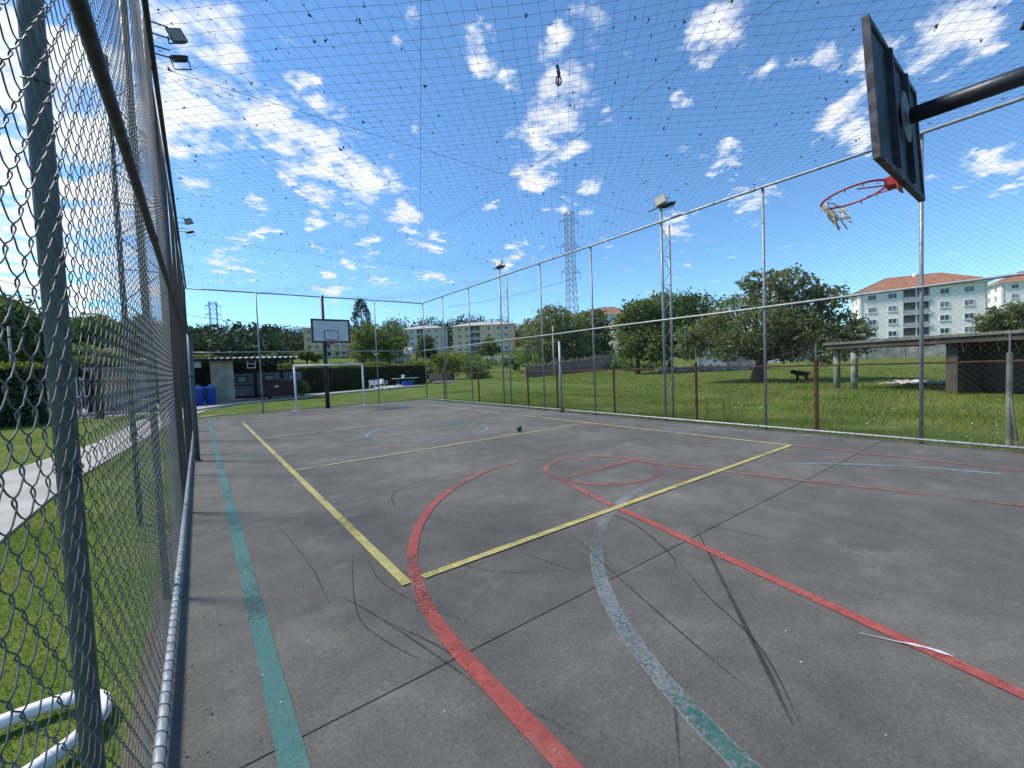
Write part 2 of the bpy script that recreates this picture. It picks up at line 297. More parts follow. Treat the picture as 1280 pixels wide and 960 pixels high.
# ------------------------------------------------------------------ mesh helpers
class MB:
    def __init__(s): s.v = []; s.f = []
    def add(s, v, f):
        b = len(s.v); s.v += [tuple(map(float, p)) for p in v]; s.f += [tuple(i+b for i in q) for q in f]; return s
    def box(s, c, d, rz=0, M=None):
        x, y, z = (q/2 for q in d); ca, sa = math.cos(rz), math.sin(rz)
        v = [(sx*x, sy*y, sz*z) for sz in (-1, 1) for sx, sy in ((-1, -1), (1, -1), (1, 1), (-1, 1))]
        if M is not None: v = [tuple(M @ Vector(p)) for p in v]
        v = [(p[0]*ca-p[1]*sa+c[0], p[0]*sa+p[1]*ca+c[1], p[2]+c[2]) for p in v]
        return s.add(v, [(3, 2, 1, 0), (4, 5, 6, 7), (0, 1, 5, 4), (1, 2, 6, 5), (2, 3, 7, 6), (3, 0, 4, 7)])
    def tube(s, pts, r, n=8, closed=False, caps=True):
        P = [Vector(p) for p in pts]; m = len(P); rs = r if isinstance(r, (list, tuple)) else [r]*m
        T = []
        for i in range(m):
            a = P[(i-1) % m] if (closed or i) else P[0]; b = P[(i+1) % m] if (closed or i < m-1) else P[-1]
            d = b-a; T.append(d.normalized() if d.length > 1e-9 else Vector((0, 0, 1)))
        ref = Vector((0, 0, 1)) if abs(T[0].z) < .9 else Vector((1, 0, 0))
        u = T[0].cross(ref).normalized(); v = []
        for i in range(m):
            u = (u-T[i]*u.dot(T[i])); u = u.normalized() if u.length > 1e-6 else T[i].orthogonal().normalized(); w = T[i].cross(u)
            v += [tuple(P[i]+(u*math.cos(2*math.pi*k/n)+w*math.sin(2*math.pi*k/n))*rs[i]) for k in range(n)]
        f = []
        for i in range(m if closed else m-1):
            j = (i+1) % m
            f += [(i*n+k, i*n+(k+1) % n, j*n+(k+1) % n, j*n+k) for k in range(n)]
        if caps and not closed: f += [tuple(range(n-1, -1, -1)), tuple((m-1)*n+k for k in range(n))]
        return s.add(v, f)
    def lathe(s, prof, c=(0, 0, 0), n=16):
        v = [(c[0]+r*math.cos(2*math.pi*k/n), c[1]+r*math.sin(2*math.pi*k/n), c[2]+z) for r, z in prof for k in range(n)]
        m = len(prof); f = [(i*n+k, i*n+(k+1) % n, (i+1)*n+(k+1) % n, (i+1)*n+k) for i in range(m-1) for k in range(n)]
        f += [tuple(range(n-1, -1, -1)), tuple((m-1)*n+k for k in range(n))]
        return s.add(v, f)
    def prism(s, poly, z0, z1):
        n = len(poly); v = [(p[0], p[1], z0) for p in poly]+[(p[0], p[1], z1) for p in poly]
        return s.add(v, [tuple(range(n-1, -1, -1)), tuple(range(n, 2*n))]+[(i, (i+1) % n, n+(i+1) % n, n+i) for i in range(n)])
    def ribbon(s, pts, w, z, closed=False):
        P = [Vector((p[0], p[1])) for p in pts]; m = len(P); v = []; ws = w if isinstance(w, list) else [w]*m
        for i in range(m):
            a = P[(i-1) % m] if (closed or i) else P[0]; b = P[(i+1) % m] if (closed or i < m-1) else P[-1]
            d = (b-a).normalized(); nn = Vector((-d.y, d.x))*ws[i]/2
            v += [(P[i].x+nn.x, P[i].y+nn.y, z), (P[i].x-nn.x, P[i].y-nn.y, z)]
        f = [(2*i+1, 2*((i+1) % m)+1, 2*((i+1) % m), 2*i) for i in range(m if closed else m-1)]
        return s.add(v, f)
    def mesh(s, name, smooth=False):
        me = bpy.data.meshes.new(name); me.from_pydata(s.v, [], s.f); me.update()
        if smooth: me.polygons.foreach_set('use_smooth', [True]*len(me.polygons))
        return me
    def build(s, name, m, parent=None, smooth=False): return link(name, s.mesh(name, smooth), m, parent)
def link(name, me, m=None, parent=None):
    o = bpy.data.objects.new(name, me); COL.objects.link(o)
    if m is not None and not me.materials: me.materials.append(MATS[m] if isinstance(m, str) else m)
    if parent is not None: o.parent = parent
    return o
def npmesh(name, V, F):
    V = np.asarray(V, np.float32); F = np.asarray(F, np.int32); k = F.shape[1]
    me = bpy.data.meshes.new(name); me.vertices.add(len(V)); me.vertices.foreach_set('co', V.ravel())
    me.loops.add(F.size); me.loops.foreach_set('vertex_index', F.ravel())
    me.polygons.add(len(F)); me.polygons.foreach_set('loop_start', np.arange(0, F.size, k, dtype=np.int32)); me.update(calc_edges=True)
    return me
def tag(o, label, cat, group=None, kind=None):
    o['label'] = label; o['category'] = cat
    if group: o['group'] = group
    if kind: o['kind'] = kind
    return o
def structure(o, label, cat='ground'):
    o['kind'] = 'structure'; o['label'] = label; o['category'] = cat; return o
def thing(name, label, cat, loc=(0, 0, 0), rz=0, group=None):
    o = bpy.data.objects.new(name, None); COL.objects.link(o); o.location = loc; o.rotation_euler = (0, 0, rz); o.empty_display_size = .3
    return tag(o, label, cat, group)
def copy_tree(o, parent=None):
    c = o.copy(); COL.objects.link(c); c.parent = parent
    for ch in list(o.children): copy_tree(ch, c)
    return c
def wires_np(paths, r, n=3):
    """paths (K,M,3) -> verts, quads of n-sided tubes"""
    P = np.asarray(paths, float); K, Mm, _ = P.shape
    T = np.gradient(P, axis=1); T /= np.linalg.norm(T, axis=2, keepdims=True)+1e-12
    ref = np.zeros_like(T); ref[..., 0] = 1.; bad = np.abs(T[..., 0]) > .95; ref[bad] = (0, 1, 0)
    u = np.cross(T, ref); u /= np.linalg.norm(u, axis=2, keepdims=True)+1e-12; w = np.cross(T, u)
    a = np.arange(n)*2*np.pi/n
    V = P[:, :, None, :]+r*(u[:, :, None, :]*np.cos(a)[None, None, :, None]+w[:, :, None, :]*np.sin(a)[None, None, :, None])
    idx = np.arange(K*Mm*n).reshape(K, Mm, n); b = np.roll(idx, -1, axis=2)
    F = np.stack([idx[:, :-1], b[:, :-1], b[:, 1:], idx[:, 1:]], -1).reshape(-1, 4)
    return V.reshape(-1, 3), F

# ------------------------------------------------------------------ terrain
GZ = -.06
RT = [0, 60, 125, 175, 260, 350, 500, 900, 4000]; ZT = [0, .7, 3.8, 8., 14., 20., 24., 26., 26.]
def T(x, y):
    r = math.hypot(x, y); a = math.degrees(math.atan2(x, y)); t = min(1, max(0, (a-24)/10)); t = t*t*(3-2*t) if a > -120 else 0
    r0 = 46+(25-46)*t
    if r <= r0: return GZ
    if r < 60: return GZ+(r-r0)*.76/(60-r0)
    return float(np.interp(r, RT, ZT))
def TP(azd, r): p = polar(azd, r); return np.array([p[0], p[1], T(p[0], p[1])])
def onter(p, lo=5, hi=400):
    """first point of the photo ray that meets the terrain"""
    d = ray(p); hd = math.hypot(d[0], d[1]); D = lo
    while D < hi:
        z = H+d[2]/hd*D
        if z <= T(d[0]/hd*D, d[1]/hd*D): break
        D += .25
    x, y = d[0]/hd*D, d[1]/hd*D
    return np.array([x, y, T(x, y)])
rad = [0, 3, 6, 9, 12, 15, 18, 21, 25, 29, 33, 37, 41, 46, 50, 55, 60, 68, 78, 90, 105, 125, 145, 175, 210, 260, 300, 350, 420, 500, 700, 900, 1500, 2500, 4000]
na = 120; V = [(0, 0, GZ)]
for r in rad[1:]:
    for k in range(na):
        a = 2*math.pi*k/na; x, y = r*math.sin(a), r*math.cos(a); z = T(x, y)
        if r > 24: z += (math.sin(x*.31+1)*math.sin(y*.27)*.02+math.sin(x*.11)*math.sin(y*.13+2)*.03)*min(1, (r-24)/10)*(1 if math.degrees(a) > 32 and math.degrees(a) < 120 else .0)
        V.append((x, y, z))
F = [(0, 1+(k+1) % na, 1+k) for k in range(na)]
for i in range(len(rad)-2):
    for k in range(na): F.append((1+i*na+k, 1+i*na+(k+1) % na, 1+(i+1)*na+(k+1) % na, 1+(i+1)*na+k))
mb = MB(); mb.add(V, F); g = mb.build('ground', 'grass_ground', smooth=True); structure(g, 'green grassy ground rising gently towards the far houses and ridge')

# ------------------------------------------------------------------ court
X0, X1, XJ = -.285, 9.36, 4.52
YJ = [-4.4, -1.25, 1.9, 5.05, 8.2, 11.35, 14.5, 17.65, 19.86]
mb = MB(); mb.box(((X0+X1)/2, (YJ[0]+YJ[-1])/2, -.065), (X1-X0-.02, YJ[-1]-YJ[0]-.02, .09)); court = mb.build('sports_court', 'joint')
structure(court, 'weathered dark grey concrete sports court with worn coloured lines', 'court')
gap = .0028
for i in range(len(YJ)-1):
    for (xa, xb) in ((X0, XJ), (XJ, X1)):
        mb = MB(); xa2, xb2 = xa+(gap if xa == XJ else 0), xb-(gap if xb == XJ else 0); ya, yb = YJ[i]+gap, YJ[i+1]-gap
        b = .003
        mb.add([(xa2, ya, -.1), (xb2, ya, -.1), (xb2, yb, -.1), (xa2, yb, -.1), (xa2, ya, -b), (xb2, ya, -b), (xb2, yb, -b), (xa2, yb, -b), (xa2+b, ya+b, 0), (xb2-b, ya+b, 0), (xb2-b, yb-b, 0), (xa2+b, yb-b, 0)],
               [(0, 1, 5, 4), (1, 2, 6, 5), (2, 3, 7, 6), (3, 0, 4, 7), (4, 5, 9, 8), (5, 6, 10, 9), (6, 7, 11, 10), (7, 4, 8, 11), (8, 9, 10, 11)])
        mb.build('slab_panel', 'court_concrete', court)
CX = 4.52
def arc(c, r, a0, a1, n=40, ry=None): return [(c[0]+r*math.cos(R_(a0+(a1-a0)*i/n)), c[1]+(ry or r)*math.sin(R_(a0+(a1-a0)*i/n))) for i in range(n+1)]
def seg(a, b, n=30): return [(a[0]+(b[0]-a[0])*i/n, a[1]+(b[1]-a[1])*i/n) for i in range(n+1)]
def smooth(P, n=8):
    P = [np.array(p, float) for p in P]; Q = [2*P[0]-P[1]]+P+[2*P[-1]-P[-2]]; o = []
    for i in range(1, len(Q)-2):
        for k in range(n):
            t = k/n; o.append(tuple(.5*((2*Q[i])+(-Q[i-1]+Q[i+1])*t+(2*Q[i-1]-5*Q[i]+4*Q[i+1]-Q[i+2])*t*t+(-Q[i-1]+3*Q[i]-3*Q[i+1]+Q[i+2])*t**3)))
    return o+[tuple(P[-1])]
def line(pts, w, m, z, name='painted_line', closed=False, label=None):
    mb = MB(); P = pts
    if not isinstance(w, list):
        if len(P) < 60 and not closed: P = smooth(P, 4)
        w = [w*random.uniform(.93, 1.06) for _ in P]
    o = mb.ribbon(P, w, z, closed).build(name, m, court)
    if label: o['label'] = label
    return o
XL, XR, Y1, Y2, Y3, Y4, YN = 1.09, 7.86, 2.80, 7.32, 11.80, 16.55, 9.6
TZ, RZ, YZ = .0035, .0060, .0085
line(seg((.21, -4), (.21, 19.3)), .098, 'paint_teal', TZ, label='teal sideline along the fence')
line(seg((8.85, 3), (8.85, 19.3)), .09, 'paint_teal_faint', TZ)
line(seg((.3, YN), (8.8, YN)), .08, 'paint_teal_faint', TZ)
line(arc((CX, YN), 1.47, 0, 360, 64)[:-1], .08, 'paint_teal_faint', TZ, closed=True, label='faint teal centre circle')
line(arc((CX, -.05), 3.09, 95, 182, 48), .10, 'paint_undercoat', TZ-.001, label='pale grey undercoat of the goal area arc')
line(arc((CX, -.05), 3.09, 128, 182, 40), .085, 'paint_teal_old', TZ+.0012, label='flaking teal goal area arc')
line(arc((CX, -.05), 3.09, 10, 52, 30), .08, 'paint_teal_faint', TZ)
line(arc((CX, 19.25), 3.09, 182, 358, 40), .08, 'paint_teal_faint', TZ)
# red three-point line, key and free-throw circle
line(seg((1.02, -2), (1.02, 1.75))+arc((CX, 1.80), 3.5, 180, 128, 26), .088, 'paint_red', RZ, label='red three-point arc')
line(arc((CX, 1.80), 3.5, 128, 105, 14), .08, 'paint_red_worn', RZ)
line(arc((CX, 1.80), 3.45, 105, 20, 36), .075, 'paint_red_faint', RZ)
line(seg((7.92, 2.75), (7.92, -2)), .07, 'paint_red_thin', RZ)
line(seg((3.70, 4.0), (3.40, 2.82)), .085, 'paint_red_worn', RZ)
line(seg((3.40, 2.82), (2.73, -.05), 24), .078, 'paint_red', RZ, label='red key line running under the hoop')
line(seg((5.20, 4.0), (6.23, -.05), 24), .07, 'paint_red_thin', RZ)
line(seg((3.80, 4.0), (5.3, 4.0), 14), .075, 'paint_red_worn', RZ+.0008)
line(arc((CX, 4.0), .79, 0, 360, 48)[:-1], .075, 'paint_red_worn', RZ-.0008, closed=True, label='worn red free throw circle')
line(arc((CX, 17.4), 3.5, 180, 360, 40), .075, 'paint_red_faint', RZ)
line(seg((3.72, 15.2), (2.75, 19.2)), .07, 'paint_red_worn', RZ); line(seg((5.3, 15.2), (6.2, 19.2)), .07, 'paint_red_worn', RZ); line(seg((3.72, 15.2), (5.3, 15.2)), .07, 'paint_red_faint', RZ+.0008)
line(seg((.25, 19.25), (8.8, 19.25)), .07, 'paint_red_faint', RZ)
# yellow volleyball court
line(seg((XL, Y1-.02), (XL, Y4)), .075, 'paint_yellow', YZ, label='yellow volleyball sideline by the fence')
line(seg((XR, Y1+.035), (XR, Y4)), .07, 'paint_yellow_far', YZ)
line(seg((XL+.125, Y1), (XR+.035, Y1)), .068, 'paint_yellow', YZ+.0009, label='yellow volleyball base line')
for y in (Y2, Y3, Y4): line(seg((XL+.038, y), (XR-.036, y)), .062, 'paint_yellow_far', YZ+.0009)
line([(2.745, .665), (2.78, .58), (2.815, .495)], [.003, .005, .008], 'paint_white', .0105, 'paint_smear', label='white paint smear on the red line')
line([(2.815, .497), (2.835, .46), (2.85, .42), (2.858, .37), (2.862, .325)], [.008, .024, .016, .026, .004], 'paint_white', .0106, 'paint_smear')
mb = MB(); mb.lathe([(.075, .0), (.075, .0015)], (4.54, 5.04, .0045), 20); mb.build('painted_spot', 'paint_teal_old', court)
# tyre and shoe scuffs
SCF = [([(.997, 3.776), (.722, 2.725), (.748, 2.293), (.908, 1.839)], .010), ([(1.026, 3.536), (.968, 2.902), (1.133, 2.26), (1.298, 1.828)], .010), ([(.681, 2.946), (.792, 2.553), (.935, 1.889), (.976, 1.616)], .013),
       ([(.815, 2.479), (.978, 1.97), (1.02, 1.55)], .015), ([(2.9, 3.26), (3.2, 2.62), (2.873, 1.882), (2.634, 1.666)], .016), ([(2.845, 5.456), (1.888, 5.029), (1.62, 4.299)], .014), ([(1.427, 3.079), (1.667, 2.517), (2.131, 2.157)], .012),
       ([(2.003, 2.661), (2.105, 2.131)], .02), ([(1.057, 2.496), (1.247, 1.99)], .012), ([(1.747, 1.139), (1.515, .974), (1.338, .849)], .014), ([(3.476, 1.99), (2.723, 1.37), (2.134, .885), (1.828, .643)], .026), ([(2.857, 1.803), (2.532, 1.405), (2.241, .947), (1.796, .579)], .012),
       ([(2.654, 2.879), (2.323, 2.019), (2.05, 1.28), (1.898, .822)], .013), ([(1.063, 1.456), (1.139, 1.185)], .012), ([(3.3, 2.45), (3.6, 1.9), (3.75, 1.2)], .012), ([(.55, 4.8), (.62, 3.6), (.60, 2.9)], .010)]
for i, (P, w) in enumerate(SCF):
    Q = smooth(P); n = len(Q); ws = [w*min(1, .15+3.2*min(k, n-1-k)/n) for k in range(n)]
    line(Q, ws, 'scuff_soft', .0018+.00006*i, 'scuff_mark')
# flakes and leaf bits scattered on the slab
V = []; Fq = []
for i in range(420):
    x, y = random.uniform(0, 9), random.uniform(.4, 18); s = random.uniform(.0018, .0055)*(1+.07*y); a = random.uniform(0, 6.3); e = random.uniform(.3, .9)
    b = len(V); ca, sa = math.cos(a), math.sin(a); z = .013
    for u, v in ((-1, -.6), (.7, -1), (1, .5), (-.4, 1)): V.append((x+(u*ca-v*e*sa)*s, y+(u*sa+v*e*ca)*s, z+random.uniform(-.003, .0)))
    Fq.append((b, b+1, b+2, b+3))
o = link('litter_flakes', npmesh('litter_flakes', V, Fq), 'litter'); tag(o, 'tiny pale flakes and leaf scraps strewn over the concrete court', 'litter', kind='stuff')
r = np.random.default_rng(44); n = 520; side = r.random(n); x = np.where(side < .45, -.17+np.abs(r.normal(0, .16, n)), np.where(side < .8, 9.2-np.abs(r.normal(0, .22, n)), 9*r.random(n))); y = np.where(side < .8, -1+20*r.random(n), 19.6-np.abs(r.normal(0, .5, n)))
V = []; Fq = []
for i in range(n):
    a = r.uniform(0, 6.28); s_ = r.uniform(.006, .016); b = len(V); ca, sa = math.cos(a), math.sin(a); lift = r.uniform(.001, .008)
    for u, v, w_ in ((-1, 0, 0), (0, -.45, lift), (1, 0, 0), (0, .45, lift)): V.append((x[i]+(u*ca-v*sa)*s_, y[i]+(u*sa+v*ca)*s_, .0125+w_))
    Fq.append((b, b+1, b+2, b+3))
o = link('dry_leaves', npmesh('dry_leaves', V, Fq), 'dry_leaf'); tag(o, 'small brown dry leaves gathered along the foot of the court fences', 'leaves', kind='stuff')
# dirt and ground edges along the slab
def sheet(name, poly, z, m, label, cat='path', z0=None):
    mb = MB(); mb.prism(poly, z0 if z0 is not None else z-.15, z); o = mb.build(name, m); structure(o, label, cat); return o
sheet('dirt_strip', [(-.34, -4), (-.29, -4), (-.29, 19.86), (-.34, 19.86)], GZ+.012, 'dirt', 'bare brown soil strip under the fence beside the slab', 'ground')
sheet('dirt_strip', [(9.365, -4), (9.56, -4), (9.56, 19.86), (9.365, 19.86)], GZ+.012, 'dirt', 'bare brown soil strip between slab and field', 'ground')
sheet('footpath', [(-2.75, -1), (-1.42, -1), (-1.62, 3), (-1.72, 9.3), (-1.26, 14.9), (-.95, 18.8), (.2, 25.4), (1.41, 28.2), (.2, 30.5), (-1.2, 27), (-2.0, 21.8), (-2.21, 15.06), (-2.9, 11.35), (-3.0, 5)], GZ+.03, 'conc_path', 'pale concrete footpath winding past the court fence')
bl = [(-.3, 25.2), (1.41, 28.2), (3.13, 29.74), (7.0, 32.78), (10.76, 34.68), (13.9, 35.4)]
sheet('walkway', bl+[(14.5, 39.5), (12.5, 39.5), (8.3, 37.6), (4.2, 36.3), (.35, 36.3), (-6, 36.3), (-6, 27.5)], GZ+.034, 'conc_path', 'pale concrete walkway in front of the gate and hedge')
mb = MB()
for i in range(len(bl)-1):
    a, b = bl[i], bl[i+1]; d = math.hypot(b[0]-a[0], b[1]-a[1]); mb.box(((a[0]+b[0])/2, (a[1]+b[1])/2, GZ+.05), (d, .14, .14), math.atan2(b[1]-a[1], b[0]-a[0]))
structure(mb.build('kerb', 'conc_edge'), 'pale concrete kerb edging the walkway beyond the court', 'kerb')

# ------------------------------------------------------------------ chain-link fences
ZM, ZTOP, P_ = 2.51, 4.90, .088
def link_panel(name, w, z0, z1, p, r, n=3, fine=False):
    k = max(1, int(round(w/(p/2)))); hw = w/k; nz = int((z1-z0)/(p/2))
    m = 8 if fine else 1
    t = np.arange(nz*m+1)/m
    tri = np.abs(((t/2) % 1)*2-1)                      # 1 at even steps, 0 at odd
    if fine: q = (tri-.5)*2; tri = .5+.5*1.05*(.86*q+.14*np.sin(q*np.pi/2))
    zz = z0+t*(z1-z0)/nz; paths = []
    dz = rng.normal(0, .0008, (k, len(t)))
    for i in range(k):
        s = tri if i % 2 == 0 else 1-tri
        x = i*hw+s*hw
        dep = np.clip(1.9*np.cos(np.pi*(t+(0 if i % 2 == 0 else 1)+.5)), -1, 1)*.0046
        if not fine: dep = np.where((np.arange(len(t))+i) % 2 == 0, r*.9, -r*.9)
        bow = .006*np.sin(zz*2.1+i*.05)
        paths.append(np.stack([dep+bow, x, zz+dz[i]], -1))
    V, F = wires_np(paths, r, n)
    return npmesh(name, V, F)
BAY = 2.33
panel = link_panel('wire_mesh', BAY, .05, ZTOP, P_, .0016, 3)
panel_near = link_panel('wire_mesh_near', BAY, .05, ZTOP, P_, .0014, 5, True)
panel.materials.append(MATS['mesh_shaded']); panel_near.materials.append(MATS['galv_wire'])
def lacing(name, L, r, p, parent, loc, rz=0):
    """wire spiralling round a rail, one turn per diamond"""
    n = int(L/p)*10; t = np.arange(n)/10; ph = (t % 1)
    pts = np.stack([(r+.002)*np.cos(2*np.pi*t), t*p, (r+.002)*np.sin(2*np.pi*t)], -1)
    V, F = wires_np(pts[None], .0016, 3); o = link(name, npmesh(name, V, F), 'rail_dark', parent); o.location = loc; o.rotation_euler = (0, 0, rz); return o
def fence(label, x0, y0, L, rz, posts, skip, near, wm, off, post_r=.026, postm='galv', railm='galv', midm='galv', topm='galv', corner=True):
    t = thing('chain_link_fence', label, 'fence', (x0, y0, 0), rz, 'chain-link fences round the court')
    pm = MB(); pm.tube([(0, 0, -.15), (0, 0, ZTOP+.0)], post_r, 10); me = pm.mesh('post', True); me.materials.append(MATS[postm])
    tb = MB(); tb.tube([((post_r+.003)*math.cos(a), (post_r+.003)*math.sin(a), .01*math.sin(a)) for a in [2*math.pi*q/10 for q in range(10)]], .0022, 3, True); tie = tb.mesh('tie_wire'); tie.materials.append(MATS['rail_dark'])
    for y in posts:
        if any(abs(y-s) < .3 for s in skip): continue
        o = link('post', me, None, t); o.location = (off, y, 0)
        for z in (.35, 1.3, 2.2, 3.2, 4.2): c = link('tie_wire', tie, None, t); c.location = (off, y, z)
    for z, nm, m, r in ((.075, 'bottom_rail', railm, .021), (ZM, 'middle_rail', midm, .022), (ZTOP, 'top_rail', topm, .026)):
        mb = MB(); n = 12; mb.tube([(0, L*i/n, z+(.006*math.sin(i*2.1+z) if z > 1 else 0)) for i in range(n+1)], r, 10); mb.build(nm, m, t, True)
        # sleeve couplings where the rail tubes join
        for y in np.arange(1.2, L, 6.0): c = MB(); c.tube([(0, y-.05, z), (0, y+.05, z)], r+.0035, 10); c.build('coupling', m, t, True)
    for (y, fine) in near:
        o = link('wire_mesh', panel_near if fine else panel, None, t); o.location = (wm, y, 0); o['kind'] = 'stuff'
    lacing('lacing_wire', L, .021, P_, t, (0, 0, .075)); 
    return t
MASTS = (6.05, 12.95)
PY = [-3.25, -.92, 1.43, 3.74, 6.05, 8.36, 10.62, 12.95, 15.25, 17.6, 19.72]
fl = fence('tall chain-link fence between the court and the footpath lawn', -.20, -3.3, 23.05, 0, [y+3.3 for y in PY], [m+3.3 for m in MASTS], [(i*BAY, i in (1, 2, 3)) for i in range(10)], -.030, -.060, .022, 'post_paint', 'galv', 'rail_dark', 'rail_dark')
fr = fence('tall chain-link fence between the court and the open grass field', 9.24, -3.3, 23.05, 0, [y+3.3 for y in PY], [m+3.3 for m in MASTS], [(i*BAY, False) for i in range(10)], -.010, .045)
fb_ = fence('tall chain-link fence behind the far goal and hoop', -.16, 19.74, 9.36, -math.pi/2, [2.18, 6.96], [], [(i*BAY, False) for i in range(4)], .010, .045)

# ------------------------------------------------------------------ floodlight masts
def flood_head(parent, loc, pitch, yaw, roll=0, s=1.):
    h = MB(); w, hh, d = .24*s, .24*s, .05*s
    h.add([(-w/2, 0, -hh/2), (w/2, 0, -hh/2), (w/2, 0, hh/2), (-w/2, 0, hh/2), (-w*.42, d, -hh*.40), (w*.42, d, -hh*.40), (w*.42, d, hh*.40), (-w*.42, d, hh*.40)],
          [(4, 5, 6, 7), (0, 1, 5, 4), (1, 2, 6, 5), (2, 3, 7, 6), (3, 0, 4, 7), (3, 2, 1, 0)])
    for i in range(7): h.box((-w*.34+i*w*.113, d+.012, 0), (.006, .024, hh*.7))
    o = h.build('floodlight', 'lamp_body', parent); o.location = loc; o.rotation_mode = 'XYZ'; o.rotation_euler = (pitch, roll, yaw)
    gl = MB(); gl.box((0, -.004, 0), (w*.86, .006, hh*.84)); gl.build('lens', 'lamp_glass', o)
    br = MB(); br.tube([(-w*.52, .02, 0), (-w*.52, .12, 0), (w*.52, .12, 0), (w*.52, .02, 0)], .008, 5); br.build('bracket', 'lamp_body', o)
    return o
def mast(x, y, side, label, heads, ztop, arm=None):
    t = thing('floodlight_mast', label, 'mast', (x, y, 0), 0, 'floodlight masts along the court sides')
    for dx, zt, nm in ((0, ztop, 'pole'), (.34*side, ZTOP+.0, 'outer_pole')):
        mb = MB(); mb.tube([(dx, 0, -.2), (dx, 0, zt)], .030 if dx == 0 else .026, 10); mb.build(nm, 'galv' if side > 0 else 'post_paint', t, True)
    mb = MB(); n = 13; zs = [.25+i*(ZTOP-.35)/n for i in range(n+1)]
    for i in range(n):
        mb.tube([(0, .0, zs[i]), (.34*side, .0, zs[i+1])] if i % 2 else [(.34*side, 0, zs[i]), (0, 0, zs[i+1])], .007, 5)
        if i % 2: mb.tube([(0, 0, zs[i]), (.34*side, 0, zs[i])], .007, 5)
    mb.build('lattice_brace', 'galv', t)
    if arm == 'L':
        for z_, e in ((5.42, .20), (5.30, .22), (5.17, .20), (5.09, .22)): mb = MB(); mb.tube([(0, 0, z_), (e, 0, z_+.005)], .008, 5); mb.build('bracket_arm', 'lamp_body', t)
    elif arm:
        mb = MB(); mb.tube([arm[0], arm[1]], .016, 6); mb.build('cross_arm', 'lamp_body', t)
    for (loc, p, yw, rl) in heads: flood_head(t, loc, p, yw, rl, 1.2 if side > 0 else .66)
    return t
for y, lb in ((MASTS[0], 'double-pole galvanised floodlight mast on the field side, second fence bay from the hoop'), (MASTS[1], 'double-pole galvanised floodlight mast on the field side near the far corner')):
    mast(9.285, y, 1, lb, [((-.02, .0, 5.44), R_(-25), R_(-68), R_(-18)), ((-.12, -.26, 5.25), R_(-75), R_(-90), 0)], 5.36, ((-.05, -.22, 5.27), (-.05, .32, 5.25)))
for y, lb in ((MASTS[0], 'dark floodlight mast on the footpath side of the fence, taller in view'), (MASTS[1], 'dark floodlight mast on the footpath side towards the far corner')):
    mast(-.255, y, -1, lb, [((.27, -.02, 5.36), R_(-10), R_(5), R_(-24)), ((.27, -.02, 5.13), R_(-66), R_(5), R_(-22))], 5.45, 'L')

# ------------------------------------------------------------------ overhead net
NP = .14
NA = R_(44)                                    # the net hangs diagonally: its cords run at 44 degrees to the court
NU, NV = np.array([math.sin(NA), math.cos(NA)]), np.array([math.cos(NA), -math.sin(NA)])
RX0, RX1, RY0, RY1 = -.2, 9.24, -3.3, 19.72
def netz(x, y):
    xs = np.abs(np.sin(np.pi*(x+.2)/4.72)); ys = np.abs(np.sin(np.pi*(y-6.05)/6.9))
    return 4.93-.13*xs*ys-.02*np.sin(x*1.7+y*.9)
def netp(a, b):
    """net coordinates (cord steps along NU, along NV) -> point; shared by both cord families so the knots meet"""
    a = np.asarray(a, float); b = np.asarray(b, float); h1 = np.sin(a*12.9898+b*78.233)*43758.5; h2 = np.sin(a*39.3468+b*11.135)*24634.6; j1 = (h1-np.floor(h1)-.5)*.022; j2 = (h2-np.floor(h2)-.5)*.022
    x = NU[0]*a*NP+NV[0]*b*NP+j1+.03*np.sin(b*.11+1); y = NU[1]*a*NP+NV[1]*b*NP+j2+.03*np.sin(a*.12)
    return np.stack([np.clip(x, RX0, RX1), np.clip(y, RY0, RY1), netz(x, y)], -1)
net = thing('overhead_net', 'dark square-mesh safety net stretched over the whole court', 'net', (0, 0, 0))
NN = int(24/NP); VV, FF, cnt = [], [], 0; NODES = []
for fam in (0, 1):
    for i in range(-NN, NN+1):
        k = np.arange(-NN, NN+1); P0 = netp(k, np.full_like(k, i)) if fam == 0 else netp(np.full_like(k, i), k)
        raw = (NU*NP)[None]*(k[:, None] if fam == 0 else i)+(NV*NP)[None]*(i if fam == 0 else k[:, None])
        ins = np.where((raw[:, 0] > RX0-NP) & (raw[:, 0] < RX1+NP) & (raw[:, 1] > RY0-NP) & (raw[:, 1] < RY1+NP))[0]
        if len(ins) < 3: continue
        Q = P0[ins[0]:ins[-1]+1]; v, f = wires_np(Q[None], .0016, 3); VV.append(v); FF.append(f+cnt); cnt += len(v)
        if fam == 0: NODES.append(Q)
NODES = np.concatenate(NODES)
o = link('netting', npmesh('netting', np.concatenate(VV), np.concatenate(FF)), 'net_cord', net); o['kind'] = 'stuff'
def cable(a, b, r=.0024, sag=.06):
    mb = MB(); mb.tube([(a[0]+(b[0]-a[0])*i/16, a[1]+(b[1]-a[1])*i/16, a[2]+(b[2]-a[2])*i/16-sag*4*(i/16)*(1-i/16)) for i in range(17)], r, 5); mb.build('support_cable', 'cable', net)
for y in MASTS: cable((-.2, y, 4.95), (9.24, y, 4.95), sag=.03)
cable((4.6, -3.3, 4.97), (5.05, 19.72, 4.9), sag=.02); cable((.05, -.3, 4.96), (9.15, 19.7, 4.93), sag=.02)
V = []; Fq = []
